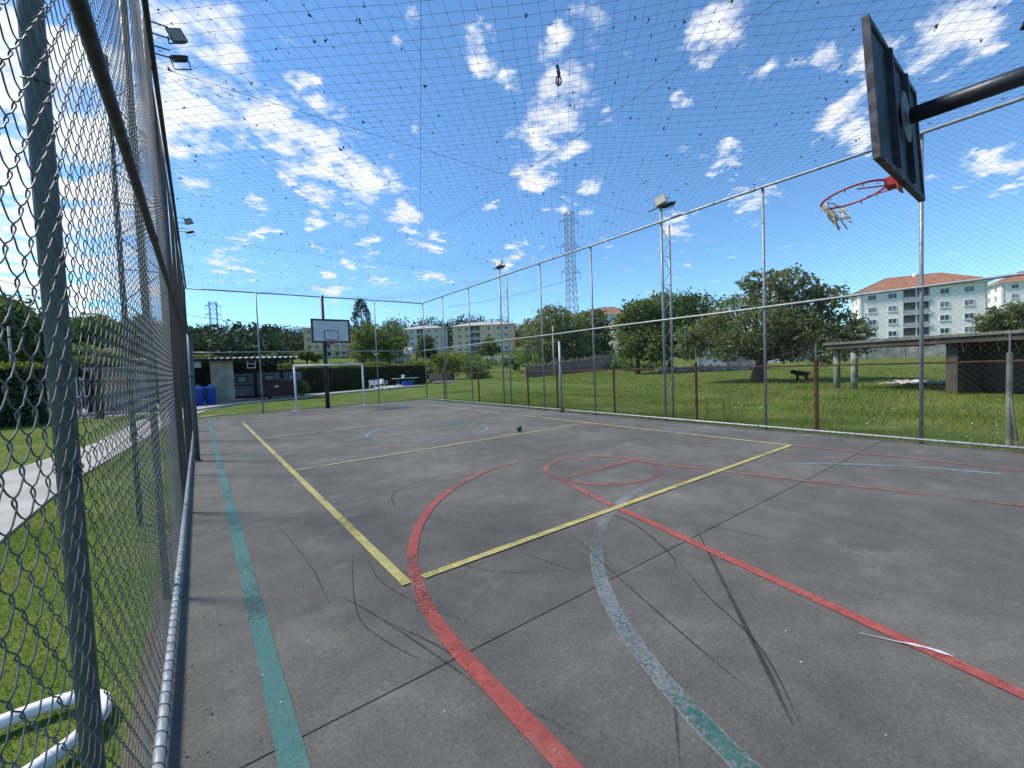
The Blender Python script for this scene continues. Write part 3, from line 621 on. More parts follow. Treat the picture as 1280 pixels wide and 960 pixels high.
for i in range(4600):
    p = NODES[random.randrange(len(NODES))]+0
    s = random.uniform(.003, .0075) if i > 2000 else random.uniform(.006, .015)*(1 if random.random() < .95 else 1.7)
    if i <= 2000: p = p+np.array([random.gauss(0, .04), random.gauss(0, .04), 0])
    if RX1-p[0] < .05 or p[0]-RX0 < .05: continue
    for q in range(random.choice((1, 2, 2, 3))):
        c = p+np.array([random.gauss(0, s*.7), random.gauss(0, s*.7), -abs(random.gauss(0, s*.6))]); k = len(V)
        for q2 in range(4): V.append(c+np.array([random.gauss(0, s*.8), random.gauss(0, s*.8), random.gauss(0, s*.8)]))
        Fq += [(k, k+1, k+2), (k, k+2, k+3), (k, k+3, k+1), (k+1, k+3, k+2)]
o = link('leaf_debris', npmesh('leaf_debris', V, Fq), 'debris', net); o['kind'] = 'stuff'; o['label'] = 'dead leaf bits caught in the net'
# the thing caught in the net
sp = at((698, 92), 5.3)
t = thing('caught_toy', 'small dark toy with a ring-shaped lower end dangling from the overhead net', 'toy', tuple(sp), R_(-35))
mb = MB(); mb.tube([(.032*math.cos(a), 0, -.085+.055*math.sin(a)) for a in [2*math.pi*i/18 for i in range(18)]], .009, 7, True); mb.build('ring', 'rubber', t, True)
mb = MB(); mb.tube([(0, 0, .075), (-.006, 0, .05), (.004, 0, .0), (.006, 0, -.04)], [.016, .022, .024, .014], 8); mb.build('body', 'arm_steel', t, True)
mb = MB(); mb.box((-.012, 0, .085), (.035, .02, .025)); mb.build('handle', 'rubber', t); mb = MB(); mb.box((.0, 0, -.085), (.018, .012, .075)); mb.build('spoke', 'rubber', t)
mb = MB(); mb.tube([(0, 0, .09), (.01, .01, .14), (-.02, 0, netz(sp[0], sp[1])-sp[2])], .0025, 4); mb.build('cord', 'net_cord', t)

# ------------------------------------------------------------------ basketball hoops
def hoop(label, x, yb, zb, w, h, lean, poleY, face, droop, torn, pole_r):
    """face=+1: board faces +Y.  Built in local axes with +y = direction the board faces"""
    t = thing('basketball_hoop', label, 'hoop', (x, poleY, 0), 0 if face > 0 else math.pi, 'basketball hoops')
    by = (yb-poleY)*face
    bd = bpy.data.objects.new('backboard', None)
    mb = MB(); mb.box((0, 0, h/2), (w-.05, .018, h-.05)); bo = mb.build('backboard', 'board_white', t); bo.location = (0, by, zb); bo.rotation_euler = (-lean, 0, 0)
    bk = MB(); bk.box((0, -.0125, h/2), (w-.056, .005, h-.056)); bk.build('back_panel', 'board_back', bo)
    fm = MB(); e = .045
    for sx in (-1, 1): fm.box((sx*(w/2-e/2), -.008, h/2), (e, .044, h))
    for z in (e/2, h-e/2): fm.box((0, -.008, z), (w-2*e-.002, .042, e))
    fm.build('frame', 'board_frame', bo)
    rb = MB()
    for sx in (-.17, .17): rb.box((sx*w, -.035, h/2), (.05, .04, h-2*e-.004))
    rb.box((0, -.036, h*.55), (w*.34-.054, .036, .05)); rb.build('rib', 'board_back', bo)
    ln = MB(); b = .028; y = .0105
    for sx in (-1, 1): ln.box((sx*(w/2-e-b/2-.002), y, h/2), (b, .003, h-2*e-.006)); ln.box((sx*(w*.175), y, h*.32), (b, .003, h*.38))
    for z in (e+b/2+.004, h-e-b/2-.004): ln.box((0, y+.0005, z), (w-2*e-2*b-.01, .003, b))
    for z in (h*.13, h*.51): ln.box((0, y+.0008, z), (w*.35-b-.002, .003, b))
    ln.build('painted_frame', 'board_line', bo)
    pl = MB()
    n = 20; pl.add([(.16*math.cos(2*math.pi*k/n), -.058, h*.5+.20*math.sin(2*math.pi*k/n)) for k in range(n)]+[(.16*math.cos(2*math.pi*k/n), -.066, h*.5+.20*math.sin(2*math.pi*k/n)) for k in range(n)], [tuple(range(n)), tuple(range(2*n-1, n-1, -1))]+[(k, n+k, n+(k+1) % n, (k+1) % n) for k in range(n)])
    pl.build('mounting_plate', 'plate_pale', bo)
    # rim
    rz = .06; rc = .08+.225
    rim = MB(); rim.tube([(.225*math.cos(a), rc+.225*math.sin(a), rz) for a in [2*math.pi*i/36 for i in range(36)]], .0085, 7, True)
    ro = rim.build('rim', 'rim_red', bo, True); ro.rotation_euler = (-droop+lean, 0, 0)
    bb = MB(); bb.box((0, .045, rz-.028), (.13, .085, .075)); bb.box((0, .014, rz-.05), (.16, .012, .14)); bb.build('rim_bracket', 'rim_red', ro)
    br = MB()
    for sx in (-1, 1): br = MB(); br.tube([(sx*.05, .02, rz-.07), (sx*.15, rc-.06, rz-.012)], .006, 5); br.build('rim_strut', 'rim_red', ro)
    for i in range(12):
        br = MB(); a = 2*math.pi*i/12; c = (.225*math.cos(a), rc+.225*math.sin(a), rz-.016); br.tube([(c[0]+.012*math.cos(q)*math.cos(a), c[1]+.012*math.cos(q)*math.sin(a), c[2]+.012*math.sin(q)) for q in [2*math.pi*k/8 for k in range(8)]], .0025, 4, True); br.build('rim_hook', 'rim_red', ro)
    nt_ = MB(); rr = random.Random(5)
    if torn:                                            # what is left hangs from the front of the ring
        for i in range(15):
            a = R_(30+110*i/14+rr.uniform(-5, 5)); q = [(.222*math.cos(a), rc+.222*math.sin(a), rz-.02)]; L = rr.choice((.10, .15, .20, .26)); m = 7
            for k in range(1, m): a2 = a+rr.uniform(-.16, .16); rad_ = .222-.09*k/m+rr.uniform(-.012, .012); q.append((rad_*math.cos(a2), rc+rad_*math.sin(a2), rz-.02-L*k/m))
            nt_.tube(q, .0065, 5)
        for k in range(3): nt_.tube([((.21-.02*k)*math.cos(R_(55+i*9)), rc+(.21-.02*k)*math.sin(R_(55+i*9)), rz-.05-.045*k+rr.uniform(-.012, .012)) for i in range(8-k)], .006, 5)
    else:
        for i in range(14):
            a = 2*math.pi*i/14; nt_.tube([((.222-.08*k/5)*math.cos(a+(.2 if k % 2 else 0)), rc+(.222-.08*k/5)*math.sin(a+(.2 if k % 2 else 0)), rz-.02-.36*k/5*.5) for k in range(5)], .004, 4)
    nt_.build('hoop_net', 'rope', ro, True)
    # arm and pole
    zc = zb+h*.50; mb = MB(); mb.tube([(0, by-.055, zc), (0, by*.55, zc-.01), (0, .02, zc-.06)], .062 if torn else .05, 14); mb.build('arm', 'arm_steel', t, True)
    mb = MB(); mb.tube([(0, by*.48, zc-.06), (0, .04, zc-.85)], .035, 10); mb.build('brace', 'arm_steel', t, True)
    mb = MB(); mb.tube([(0, 0, -.3), (0, 0, zb+.1), (0, 0, zb+.12), (0, 0, 4.95)], [pole_r, pole_r, pole_r*.8, pole_r*.75], 14); mb.build('pole', 'arm_steel', t, True)
    return t
hoop('navy-backed basketball hoop with drooping red rim and torn rope net', 4.62, .83, 2.86, 1.50, 1.0, R_(3.5), -.55, 1, R_(9), True, .09)
hoop('white basketball backboard with black rectangle above the white goal frame', 4.50, 18.42, 2.80, 1.52, .98, 0, 19.68, -1, R_(3), False, .088)

# ------------------------------------------------------------------ goal, volleyball posts, ball
def goal(x0, x1, y, h):
    t = thing('football_goal', 'white steel futsal goal frame without net before the far fence', 'goal', ((x0+x1)/2, y, 0)); w = (x1-x0)/2; r = .04
    for s in (-1, 1):
        mb = MB(); mb.tube([(s*w, 0, 0), (s*w, 0, h)], r, 12); mb.build('upright', 'goal_white', t, True)
        mb = MB(); mb.tube([(s*w-.02, .02, .035), (s*w-.16, -.10, .035)], .036, 8); mb.box((s*w, 0, .008), (.16, .16, .016)); mb.build('foot', 'goal_white', t)
    mb = MB(); mb.tube([(-w-r, 0, h), (w+r, 0, h)], r, 12); mb.build('crossbar', 'goal_white', t, True)
goal(3.17, 5.95, 19.22, 1.90)
for x, y, h, lb in ((-.10, 9.60, 2.33, 'grey-green steel volleyball post beside the footpath fence'), (9.17, 9.68, 2.26, 'pale steel volleyball post beside the field fence')):
    t = thing('volleyball_post', lb, 'post', (x, y, 0), 0, 'volleyball posts either side of the court')
    mb = MB(); mb.tube([(0, 0, 0), (0, 0, h)], .040, 12); mb.build('pole', 'post_paint' if x < 0 else 'galv', t, True)
    mb = MB(); mb.lathe([(.0415, 0), (.0415, .02), (.02, .035)], (0, 0, h), 12); mb.build('cap', 'rail_dark', t)
    mb = MB(); mb.tube([(.04, 0, h-.08), (.065, 0, h-.08), (.065, 0, h-.12), (.04, 0, h-.12)], .006, 5); mb.build('hook', 'rail_dark', t); mb = MB(); mb.lathe([(.044, 0), (.044, .03)], (0, 0, 1.55), 12); mb.build('collar', 'rail_dark', t); mb = MB(); mb.lathe([(.075, 0), (.075, .012), (.05, .02)], (0, 0, 0.001), 12); mb.build('base_flange', 'rail_dark', t)
def ball():
    p = gr((649, 540)); r = .07
    t = thing('ball', 'small dark green ball lying on the far half of the court', 'ball', (p[0], p[1], r+.009))
    mb = MB(); n, m = 24, 14
    prof = [(max(.001, r*math.sin(math.pi*i/m)), -r*math.cos(math.pi*i/m)) for i in range(m+1)]; mb.lathe(prof, n=n); mb.build('cover', 'ball_green', t, True)
    s = MB()
    for k in range(12):                                   # dark panels, icosahedron directions
        gph = (1+5**.5)/2; D = [(0, 1, gph), (0, 1, -gph), (0, -1, gph), (0, -1, -gph), (1, gph, 0), (1, -gph, 0), (-1, gph, 0), (-1, -gph, 0), (gph, 0, 1), (-gph, 0, 1), (gph, 0, -1), (-gph, 0, -1)]
        d = Vector(D[k]).normalized(); u = d.orthogonal().normalized(); w = d.cross(u); c = [(d+(u*math.cos(a)+w*math.sin(a))*.36).normalized()*(r+.0015) for a in [2*math.pi*q/5 for q in range(5)]]
        s.add([tuple(d*(r+.003))]+[tuple(q) for q in c], [(0, 1+q, 1+(q+1) % 5) for q in range(5)])
    s.build('panel', 'ball_black', t)
ball()
# white tubular frame lying on the lawn by the fence
t = thing('tubular_frame', 'white bent tubular steel frame lying on the lawn outside the fence', 'frame', (-.8, 2.6, GZ))
P = smooth([(-1.5, .05, .05), (-.6, .20, .055), (0, .26, .06), (.22, .25, .06), (.34, .16, .06), (.36, .02, .06), (.27, -.12, .06), (.10, -.24, .06), (-.3, -.42, .055), (-1.3, -.80, .05)], 8)
mb = MB(); mb.tube(P, .031, 12); mb.build('tube', 'goal_white', t, True)
mb = MB()
for i in (14, 24, 50): mb = MB(); mb.tube([tuple(np.array(P[i])*(1-0)+np.array([0, 0, .0])), tuple(np.array(P[i+1]))], .0335, 12); mb.build('collar', 'white_plastic', t, True)
mb = MB(); mb.tube([(-1.1, .11, .05), (-1.1, -.71, .05)], .024, 10); mb.build('cross_tube', 'goal_white', t, True)

# ------------------------------------------------------------------ old rusty boundary fence
XO = 9.86
t = thing('old_wire_fence', 'old low fence of rusty iron posts and rails topped with coiled barbed wire', 'fence', (XO, 0, GZ), 0)
oy = [-2.3, .55, 3.04, 5.56, 8.13, 10.6, 12.2, 15.65, 18.9]
for i, y in enumerate(oy):
    mb = MB(); hh = 1.48+.03*math.sin(i*3)
    if i in (1,):
        mb.tube([(0, y, -.3), (.015, y, .8), (0, y, hh)], [.038, .036, .034], 8); mb.tube([(.01, y-.10, -.2), (.0, y-.02, .75)], .02, 6); o = mb.build('post', 'shed_conc', t); o['label'] = 'mossy concrete fence post'
    else:
        mb.tube([(0, y, -.3), (0, y, hh)], .042 if i == 2 else .033, 8); mb.build('post', 'rust', t)
    mb = MB(); mb.tube([(0, y, hh), (0, y, hh+.34)], .010, 5); mb.build('spike', 'galv', t)
mb = MB(); mb.tube([(0, -2.3, 1.36), (0, 3.04, 1.35), (0, 5.56, 1.37), (0, 10.6, 1.36), (0, 18.9, 1.38)], .017, 7); mb.build('rail', 'rust', t)
mb = MB(); n = 46*12
def coil(c, rr): return [(math.cos(2*math.pi*k/12)*.14*rr, -2.3+8.6*k/n, 1.66+.17*math.sin(2*math.pi*k/12)+.02*math.sin(k*.07)) for k in range(n)]
mb.tube(coil(0, 1), .0028, 3); mb.tube([(0, -2.3+21.2*k/20, 1.78+.02*math.sin(k*2)) for k in range(21)], .002, 3); mb.build('barbed_wire', 'mesh_shaded', t)
wm2 = link_panel('field_mesh', 2.1, .02, 1.34, .10, .0012, 3); wm2.materials.append(MATS['rust_light'])
for i in range(10): o = link('wire_mesh', wm2, None, t); o.location = (-.03, -2.3+2.1*i, 0); o['kind'] = 'stuff'

# ------------------------------------------------------------------ leaves and trees
def leafquads(C, size, seed, flat=.0, up=None):
    r = np.random.default_rng(seed); n = len(C)
    d = r.normal(size=(n, 3)); d[:, 2] = d[:, 2]*(1-flat)+flat*1.2; d /= np.linalg.norm(d, axis=1, keepdims=True)
    a = r.normal(size=(n, 3)); u = np.cross(d, a); u /= np.linalg.norm(u, axis=1, keepdims=True)+1e-9; w = np.cross(d, u)
    s = size*r.uniform(.55, 1.3, (n, 1)); e = r.uniform(.4, .7, (n, 1))
    V = np.stack([C-u*s, C+w*s*e, C+u*s, C-w*s*e], 1).reshape(-1, 3)
    F = np.arange(4*n).reshape(n, 4); return V, F
def crown_points(ells, n, seed, clump=.16, per=14, shell=.55):
    r = np.random.default_rng(seed); vol = np.array([e[3]*e[4]*e[5] for e in ells])**.72; out = []
    for e, k in zip(ells, (n*vol/vol.sum()/per).astype(int)+1):
        d = r.normal(size=(k, 3)); d /= np.linalg.norm(d, axis=1, keepdims=True)
        rad_ = r.uniform(shell**3, 1.12, (k, 1))**(1/3.)
        c = d*rad_*np.array(e[3:6])+np.array(e[:3])
        m = (e[3]+e[4]+e[5])/3
        cs = clump*m*r.uniform(.5, 1.3, (k, 1, 1))
        q = c[:, None, :]+r.normal(size=(k, per, 3))*cs*np.array([1, 1, .62])
        out.append(q.reshape(-1, 3))
    return np.concatenate(out)
def tree(name, label, base, ells, leafm, n, size, seed, trunk_r=.2, group=None, fork=None, cat='tree', clump=.16, per=14, shell=.5, lean=(0, 0)):
    t = thing(name, label, cat, tuple(base), 0, group); rr = random.Random(seed)
    top = max(e[2] for e in ells); cx = np.mean([e[0] for e in ells]); cy = np.mean([e[1] for e in ells]); fz = fork if fork else max(.4, min(e[2]-e[5] for e in ells)+.3)
    mb = MB(); k0 = (lean[0], lean[1], fz)
    mb.tube([(0, 0, -.3), (lean[0]*.25, lean[1]*.25, fz*.35), (lean[0]*.6+.05, lean[1]*.6, fz*.7), k0], [trunk_r*1.35, trunk_r, trunk_r*.9, trunk_r*.8], 9); mb.build('trunk', 'bark', t, True)
    lm = MB()
    for e in ells:
        tgt = np.array(e[:3]); k = np.array(k0); md = k+(tgt-k)*.5+np.array([rr.uniform(-.15, .15), rr.uniform(-.15, .15), .1])*e[3]
        lm.tube([tuple(k), tuple(md), tuple(tgt)], [trunk_r*.5, trunk_r*.33, trunk_r*.15], 6)
        for j in range(5):
            d = np.array([rr.gauss(0, 1), rr.gauss(0, 1), rr.gauss(.2, .8)]); d /= np.linalg.norm(d); s = md+(tgt-md)*rr.uniform(0, 1); lm.tube([tuple(s), tuple(s+d*np.array(e[3:6])*.45+np.array([0, 0, .1])), tuple(s+d*np.array(e[3:6])*.92)], [trunk_r*.2, trunk_r*.12, trunk_r*.04], 5)
    lm.build('limbs', 'bark', t, True)
    V, F = leafquads(crown_points(ells, n, seed, clump, per, shell), size, seed+1, .25)
    link('crown', npmesh('crown', V, F), leafm, t); return t
def E(x, y, z, a, b=None, c=None): return (x, y, z, a, b or a, c or a*.75)

# big spreading tree on the field
b = onter((945, 478)); px = 29/522*1.18
def crown_px(base, pts):
    """crown lobes: photo pixel centre + radius (px) -> offsets from the trunk base, at the trunk's own distance"""
    D = math.hypot(base[0], base[1]); o = []; rr = random.Random(len(pts))
    ax = math.atan2(base[0], base[1]); dep = D*math.cos(ax-YAW); fw = np.array([math.sin(ax), math.cos(ax), 0])
    for (x, y, r) in pts:
        p = at((x, y), D); rm = r*dep/FPX; q = p-base+fw*rr.uniform(-1.0, 1.0)*rm*.9; o.append(E(q[0], q[1], q[2], rm*.92, rm*1.05, rm*.8))
    return o
tree('spreading_tree', 'broad low-branching leafy tree spreading over the grass field', b, crown_px(b, [(960,370,26),(920,390,26),(1005,386,28),(890,412,28),(945,410,32),(1000,414,32),(1045,410,27),(1064,432,18),(868,432,20),(905,436,20),(945,436,18),(985,438,18),(1025,438,20),(985,352,18),(938,350,14),(1040,372,16),(856,420,14),(1072,415,12),(965,343,10),(1015,358,12)]), 'leaf_grey', 24000, .105, 21, .34, fork=1.35, clump=.19, per=9, shell=.62, lean=(.25, -.3))
b = TP(57.5, 46); tree('round_tree', 'dense dark round-headed tree left of the spreading tree', b, crown_px(b, [(845,390,28),(825,383,22),(870,388,22),(882,412,22),(840,418,28),(815,408,22),(862,432,20),(832,436,18)]), 'leaf_dark', 14000, .17, 33, .28, 'trees along the far edge of the field', clump=.2)
b = TP(53.6, 43); tree('round_tree', 'fresh green round-headed tree beside the orange-roofed tower block', b, crown_px(b, [(800,388,20),(795,408,24),(812,424,22),(790,432,18),(815,440,16),(783,400,13)]), 'leaf_mid', 12000, .16, 34, .24, 'trees along the far edge of the field', clump=.2)
b = TP(43.0, 62); tree('round_tree', 'dark spreading tree in front of the power pylon', b, crown_px(b, [(690,402,22),(672,410,20),(715,408,22),(700,425,28),(675,430,22),(725,430,22),(660,422,14),(700,448,18)]), 'leaf_grey', 14000, .20, 35, .30, 'trees along the far edge of the field', clump=.2)
b = TP(46.8, 64); tree('round_tree', 'dark compact tree against the orange-roofed block', b, crown_px(b, [(742,402,18),(748,420,18),(738,436,18),(730,415,16),(752,438,12)]), 'leaf_dark', 8000, .20, 36, .22, 'trees along the far edge of the field', clump=.2)
b = TP(86.5, 72); tree('slim_tree', 'loose-leaved tree before the white apartment blocks', b, crown_px(b, [(1258,392,16),(1240,402,15),(1272,402,18),(1228,410,10),(1282,385,14)]), 'leaf_grey', 3500, .20, 37, .18, clump=.22)
# conifer and soft trees behind the hedge
def conifer(base, h, w, seed, label):
    t = thing('conifer', label, 'tree', tuple(base)); mb = MB(); mb.tube([(0, 0, -.3), (0, 0, h*.5), (0, 0, h)], [.22, .14, .02], 7); mb.build('trunk', 'bark', t, True)
    r = np.random.default_rng(seed); C = []; lb = MB()
    for k in range(20):
        z = h*(.2+.76*(k/19)); L = w*(1-.90*(k/19))*r.uniform(.6, 1.15)
        for j in range(5):
            a = r.uniform(0, 6.28); e = np.array([math.cos(a)*L, math.sin(a)*L, z+L*.35]); lb.tube([(0, 0, z), tuple(e)], [.03, .01], 4)
            n = 24; s = r.uniform(.55, 1.05, (n, 1)); C.append(np.array([0, 0, z])*(1-s)+e*s+r.normal(size=(n, 3))*np.array([.17, .17, .24]))
    lb.build('limbs', 'bark', t); V, F = leafquads(np.concatenate(C), .16, seed); link('crown', npmesh('crown', V, F), 'needle', t)
p = TP(17.4, 62); z = at((455, 374), 62)[2]; conifer(p, z-p[2], 3.6, 5, 'tall dark araucaria-like conifer rising behind the clipped hedge')
for azp, r, pts, m, lb in ((17.2, 56, [(452,424,14),(464,416,15),(478,426,16),(495,430,14),(452,438,13),(470,440,16),(490,440,13)], 'leaf_mid', 'soft green tree clump between the far hoop and the fence corner'),
                          (20.5, 58, [(490,412,14),(498,425,14),(484,432,14)], 'leaf_grey', 'drooping grey-green tree left of the pale apartment block'),
                          (24.0, 70, [(533,428,10),(528,438,9),(538,440,9)], 'leaf_dark', 'small dark tree in front of the pale apartment block'),
                          (10.8, 60, [(384,444,7),(395,447,7),(376,444,6)], 'leaf_mid', 'small tree before the yellow apartment block'),
                          (30.6, 90, [(612,430,9),(606,438,8),(618,438,8)], 'leaf_dark', 'small tree in front of the cream block balconies'),
                          (38.6, 85, [(655,450,7),(661,444,7)], 'leaf_mid', 'little tree beneath the second cream block')):
    b = TP(azp, r); tree('garden_tree', lb, b, crown_px(b, pts), m, 6000 if len(pts) > 4 else 2200, .15 if r < 65 else .2, int(azp*10), .16, clump=.22)
# trees behind the footpath side
for azp, r, pts, m, lb in ((-11.5, 52, [(10,395,30),(40,405,26),(20,430,34),(60,425,26),(-20,400,34),(-10,440,30),(70,445,20)], 'leaf_dark', 'large dark tree above the clipped hedge by the footpath'),
                           (-7.0, 58, [(95,420,22),(118,412,20),(105,440,24),(130,435,18)], 'leaf_mid', 'mid green tree beyond the gatehouse'),
                           (-4.6, 62, [(160,418,18),(180,412,18),(172,435,22),(195,430,16)], 'leaf_dark', 'dark tree right behind the gatehouse roof')):
    b = TP(azp, r); tree('garden_tree', lb, b, crown_px(b, pts), m, 6500, .19, int(abs(azp)*13), .2, clump=.2)
# palm by the gatehouse
def palm(base, h, seed):
    t = thing('palm_tree', 'slender palm with arching fronds beside the gatehouse', 'tree', tuple(base)); mb = MB(); mb.tube([(0, 0, -.2), (.1, 0, h*.5), (.05, .05, h)], [.16, .12, .10], 8); mb.build('trunk', 'bark', t, True)
    r = random.Random(seed); cm_ = MB()
    for k in range(16):
        a = 2*math.pi*k/16+r.uniform(-.2, .2); L = r.uniform(1.2, 1.7); el = r.uniform(.1, 1.2); prev = None
        for i in range(9):
            s = i/8; p = Vector((.05+math.cos(a)*L*s*math.cos(el*(1-s)), .05+math.sin(a)*L*s*math.cos(el*(1-s)), h+L*s*math.sin(el)-1.0*L*s*s*.7))
            if prev is not None:
                d = (p-prev).normalized(); sd_ = d.cross(Vector((0, 0, 1))).normalized(); lw = .34*math.sin(math.pi*min(1, s*.9+.1))
                for sg in (-1, 1):
                    q = prev+sd_*sg*lw+d*.12-Vector((0, 0, lw*.5)); cm_.add([tuple(prev), tuple(prev+d*.05), tuple(q)], [(0, 1, 2)]); q2 = (prev+p)/2+sd_*sg*lw+d*.12-Vector((0, 0, lw*.5)); cm_.add([tuple((prev+p)/2), tuple((prev+p)/2+d*.05), tuple(q2)], [(0, 1, 2)])
            prev = p
    cm_.build('crown', 'leaf_mid', t)
palm(np.array([-3.6, 25.6, GZ]), 2.9, 3)
# hedges
def hedge(label, pts, w, h, leafm, n, seed, top=None):
    t = thing('hedge', label, 'hedge', (pts[0][0], pts[0][1], T(*pts[0]))); b0 = np.array([pts[0][0], pts[0][1], 0]); cr = MB(); C = []; r = np.random.default_rng(seed); tp = []
    tot = sum(math.dist(pts[i], pts[i+1]) for i in range(len(pts)-1))
    for i in range(len(pts)-1):
        a, b = np.array(pts[i]), np.array(pts[i+1]); L = np.linalg.norm(b-a); d = (b-a)/L; nn = np.array([-d[1], d[0]]); c = (a+b)/2-b0[:2]
        cr.box((c[0], c[1], h*.46), (L, w*.66, h*.9), math.atan2(d[1], d[0])); k = int(n*L/tot)
        s = r.uniform(0, L, k); side = r.uniform(0, 1, k); q = np.zeros((k, 3))
        o_ = np.where(side < .36, -w*.45, np.where(side < .62, w*.45, r.uniform(-w*.5, w*.5, k)))+r.normal(0, w*.06, k)
        z = np.where(side < .62, r.uniform(0.02, h, k), h)+r.normal(0, h*.025, k)+.07*h*np.sin(s*1.3)*(side >= .62)
        q[:, 0] = a[0]-b0[0]+d[0]*s+nn[0]*o_; q[:, 1] = a[1]-b0[1]+d[1]*s+nn[1]*o_; q[:, 2] = z; C.append(q); 
    cr.build('stems', 'hedge_core', t); C = np.concatenate(C); tops = C[:, 2] > h*.93
    V, F = leafquads(C[~tops], .075, seed, .1); link('foliage', npmesh('foliage', V, F), leafm, t)
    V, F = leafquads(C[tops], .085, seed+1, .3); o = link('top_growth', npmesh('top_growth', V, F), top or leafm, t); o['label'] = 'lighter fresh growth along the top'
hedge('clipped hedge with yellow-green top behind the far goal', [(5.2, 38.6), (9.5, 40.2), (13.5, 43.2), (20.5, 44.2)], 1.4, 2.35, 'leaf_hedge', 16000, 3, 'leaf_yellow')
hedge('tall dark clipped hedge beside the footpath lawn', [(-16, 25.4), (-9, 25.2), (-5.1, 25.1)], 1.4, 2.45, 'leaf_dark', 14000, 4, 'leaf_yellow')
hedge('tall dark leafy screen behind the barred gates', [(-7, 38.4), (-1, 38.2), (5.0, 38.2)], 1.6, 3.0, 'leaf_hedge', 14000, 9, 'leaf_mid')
def shrub(label, b, pts, m, n, sz, seed):
    t = thing('shrub', label, 'shrub', tuple(b)); el = crown_px(b, pts); V, F = leafquads(crown_points(el, n, seed, .2, 12, .3), sz, seed); link('foliage', npmesh('foliage', V, F), m, t)
    mb = MB()
    for e in el: mb.tube([(0, 0, -.1), (e[0]*.5, e[1]*.5, e[2]*.5), (e[0], e[1], e[2])], [.05, .035, .015], 5)
    mb.build('stems', 'bark', t)
b = TP(32.0, 47); shrub('bushy dark shrub by the reed fence end', b, [(588,458,11),(598,462,12),(590,468,10),(604,470,9)], 'leaf_mid', 2600, .11, 61)
b = TP(27.3, 48); shrub('yellow-green shrub by the fence corner', b, [(545,450,8),(560,450,9),(574,452,9),(552,460,9),(568,462,9)], 'leaf_yellow', 2600, .12, 62)
b = TP(38.6, 56); shrub('spiky low shrub beyond the second mast', b, [(632,456,5),(645,458,5),(640,452,4)], 'leaf_dark', 900, .12, 63)
b = TP(47.5, 60); shrub('light green shrub above the reed fence', b, [(735,448,8),(750,446,8),(722,452,7)], 'leaf_mid', 1500, .14, 64)
b = TP(54.5, 50); shrub('dark shrub under the round-headed trees', b, [(790,460,9),(808,460,9),(825,458,8)], 'leaf_dark', 1500, .13, 65)
b = np.array([6.2, 34.4, GZ]); shrub('low bush beside the maroon waste container', b, [(374,480,8),(380,486,7),(368,488,6)], 'leaf_mid', 1400, .07, 66)
# wooded ridge far behind
rr = np.random.default_rng(77); C = []; S = []
for i in range(760):
    a = rr.uniform(-24, 64); r = rr.uniform(225, 345); p = TP(a, r); hh = rr.uniform(8, 15)+(4 if 20 < a < 36 else 0); w = rr.uniform(4, 7)
    k = 210; d = rr.normal(size=(k, 3)); d /= np.linalg.norm(d, axis=1, keepdims=True); C.append(p+np.array([0, 0, hh*.55])+d*np.array([w, w, hh*.5])*rr.uniform(.75, 1.1, (k, 1)))
for i in range(420):
    a = rr.uniform(-24, 18); r = rr.uniform(75, 215); p = TP(a, r); hh = rr.uniform(5, 9)*(.75+r/400); w = rr.uniform(2.5, 4.5)
    if 7.5 < a < 18 and r < 190: continue
    if a > 17 and r > 120: continue
    k = 230; d = rr.normal(size=(k, 3)); d /= np.linalg.norm(d, axis=1, keepdims=True); C.append(p+np.array([0, 0, hh*.5])+d*np.array([w, w, hh*.55])*rr.uniform(.75, 1.1, (k, 1)))
V, F = leafquads(np.concatenate(C), .62, 9, .2); o = link('woodland', npmesh('woodland', V, F), 'leaf_far'); tag(o, 'dark wooded ridge closing the view behind the houses', 'woodland', kind='stuff')
C = []; rr = np.random.default_rng(78)
for i in range(230):
    a = rr.uniform(17, 53); r = rr.uniform(56, 160)
    if 30 < a < 44 and r < 70: continue
    p = TP(a, r); hh = rr.uniform(.8, 2.6); w = rr.uniform(.9, 2.8); k = 90; d = rr.normal(size=(k, 3)); d /= np.linalg.norm(d, axis=1, keepdims=True); C.append(p+np.array([0, 0, hh*.4])+d*np.array([w, w, hh*.6])*rr.uniform(.5, 1.1, (k, 1)))
V, F = leafquads(np.concatenate(C), .27, 10, .2); o = link('scrub', npmesh('scrub', V, F), 'leaf_mid'); tag(o, 'low green scrub scattered over the slope below the apartment blocks', 'scrub', kind='stuff')
# emergent ridge trees that stand out
for x, y, r in ((298, 412, 262), (250, 418, 262), (340, 414, 262), (318, 418, 262)):
    a = math.degrees(math.atan2(*ray((x, 470))[:2])); b = TP(a, r); tree('ridge_tree', 'tall tree standing out on the wooded ridge skyline left of the far hoop', b, crown_px(b, [(x, y, 7), (x-6, y+7, 6), (x+6, y+7, 6)]), 'leaf_far', 700, .9, x, .4, 'trees standing out on the ridge', clump=.25)

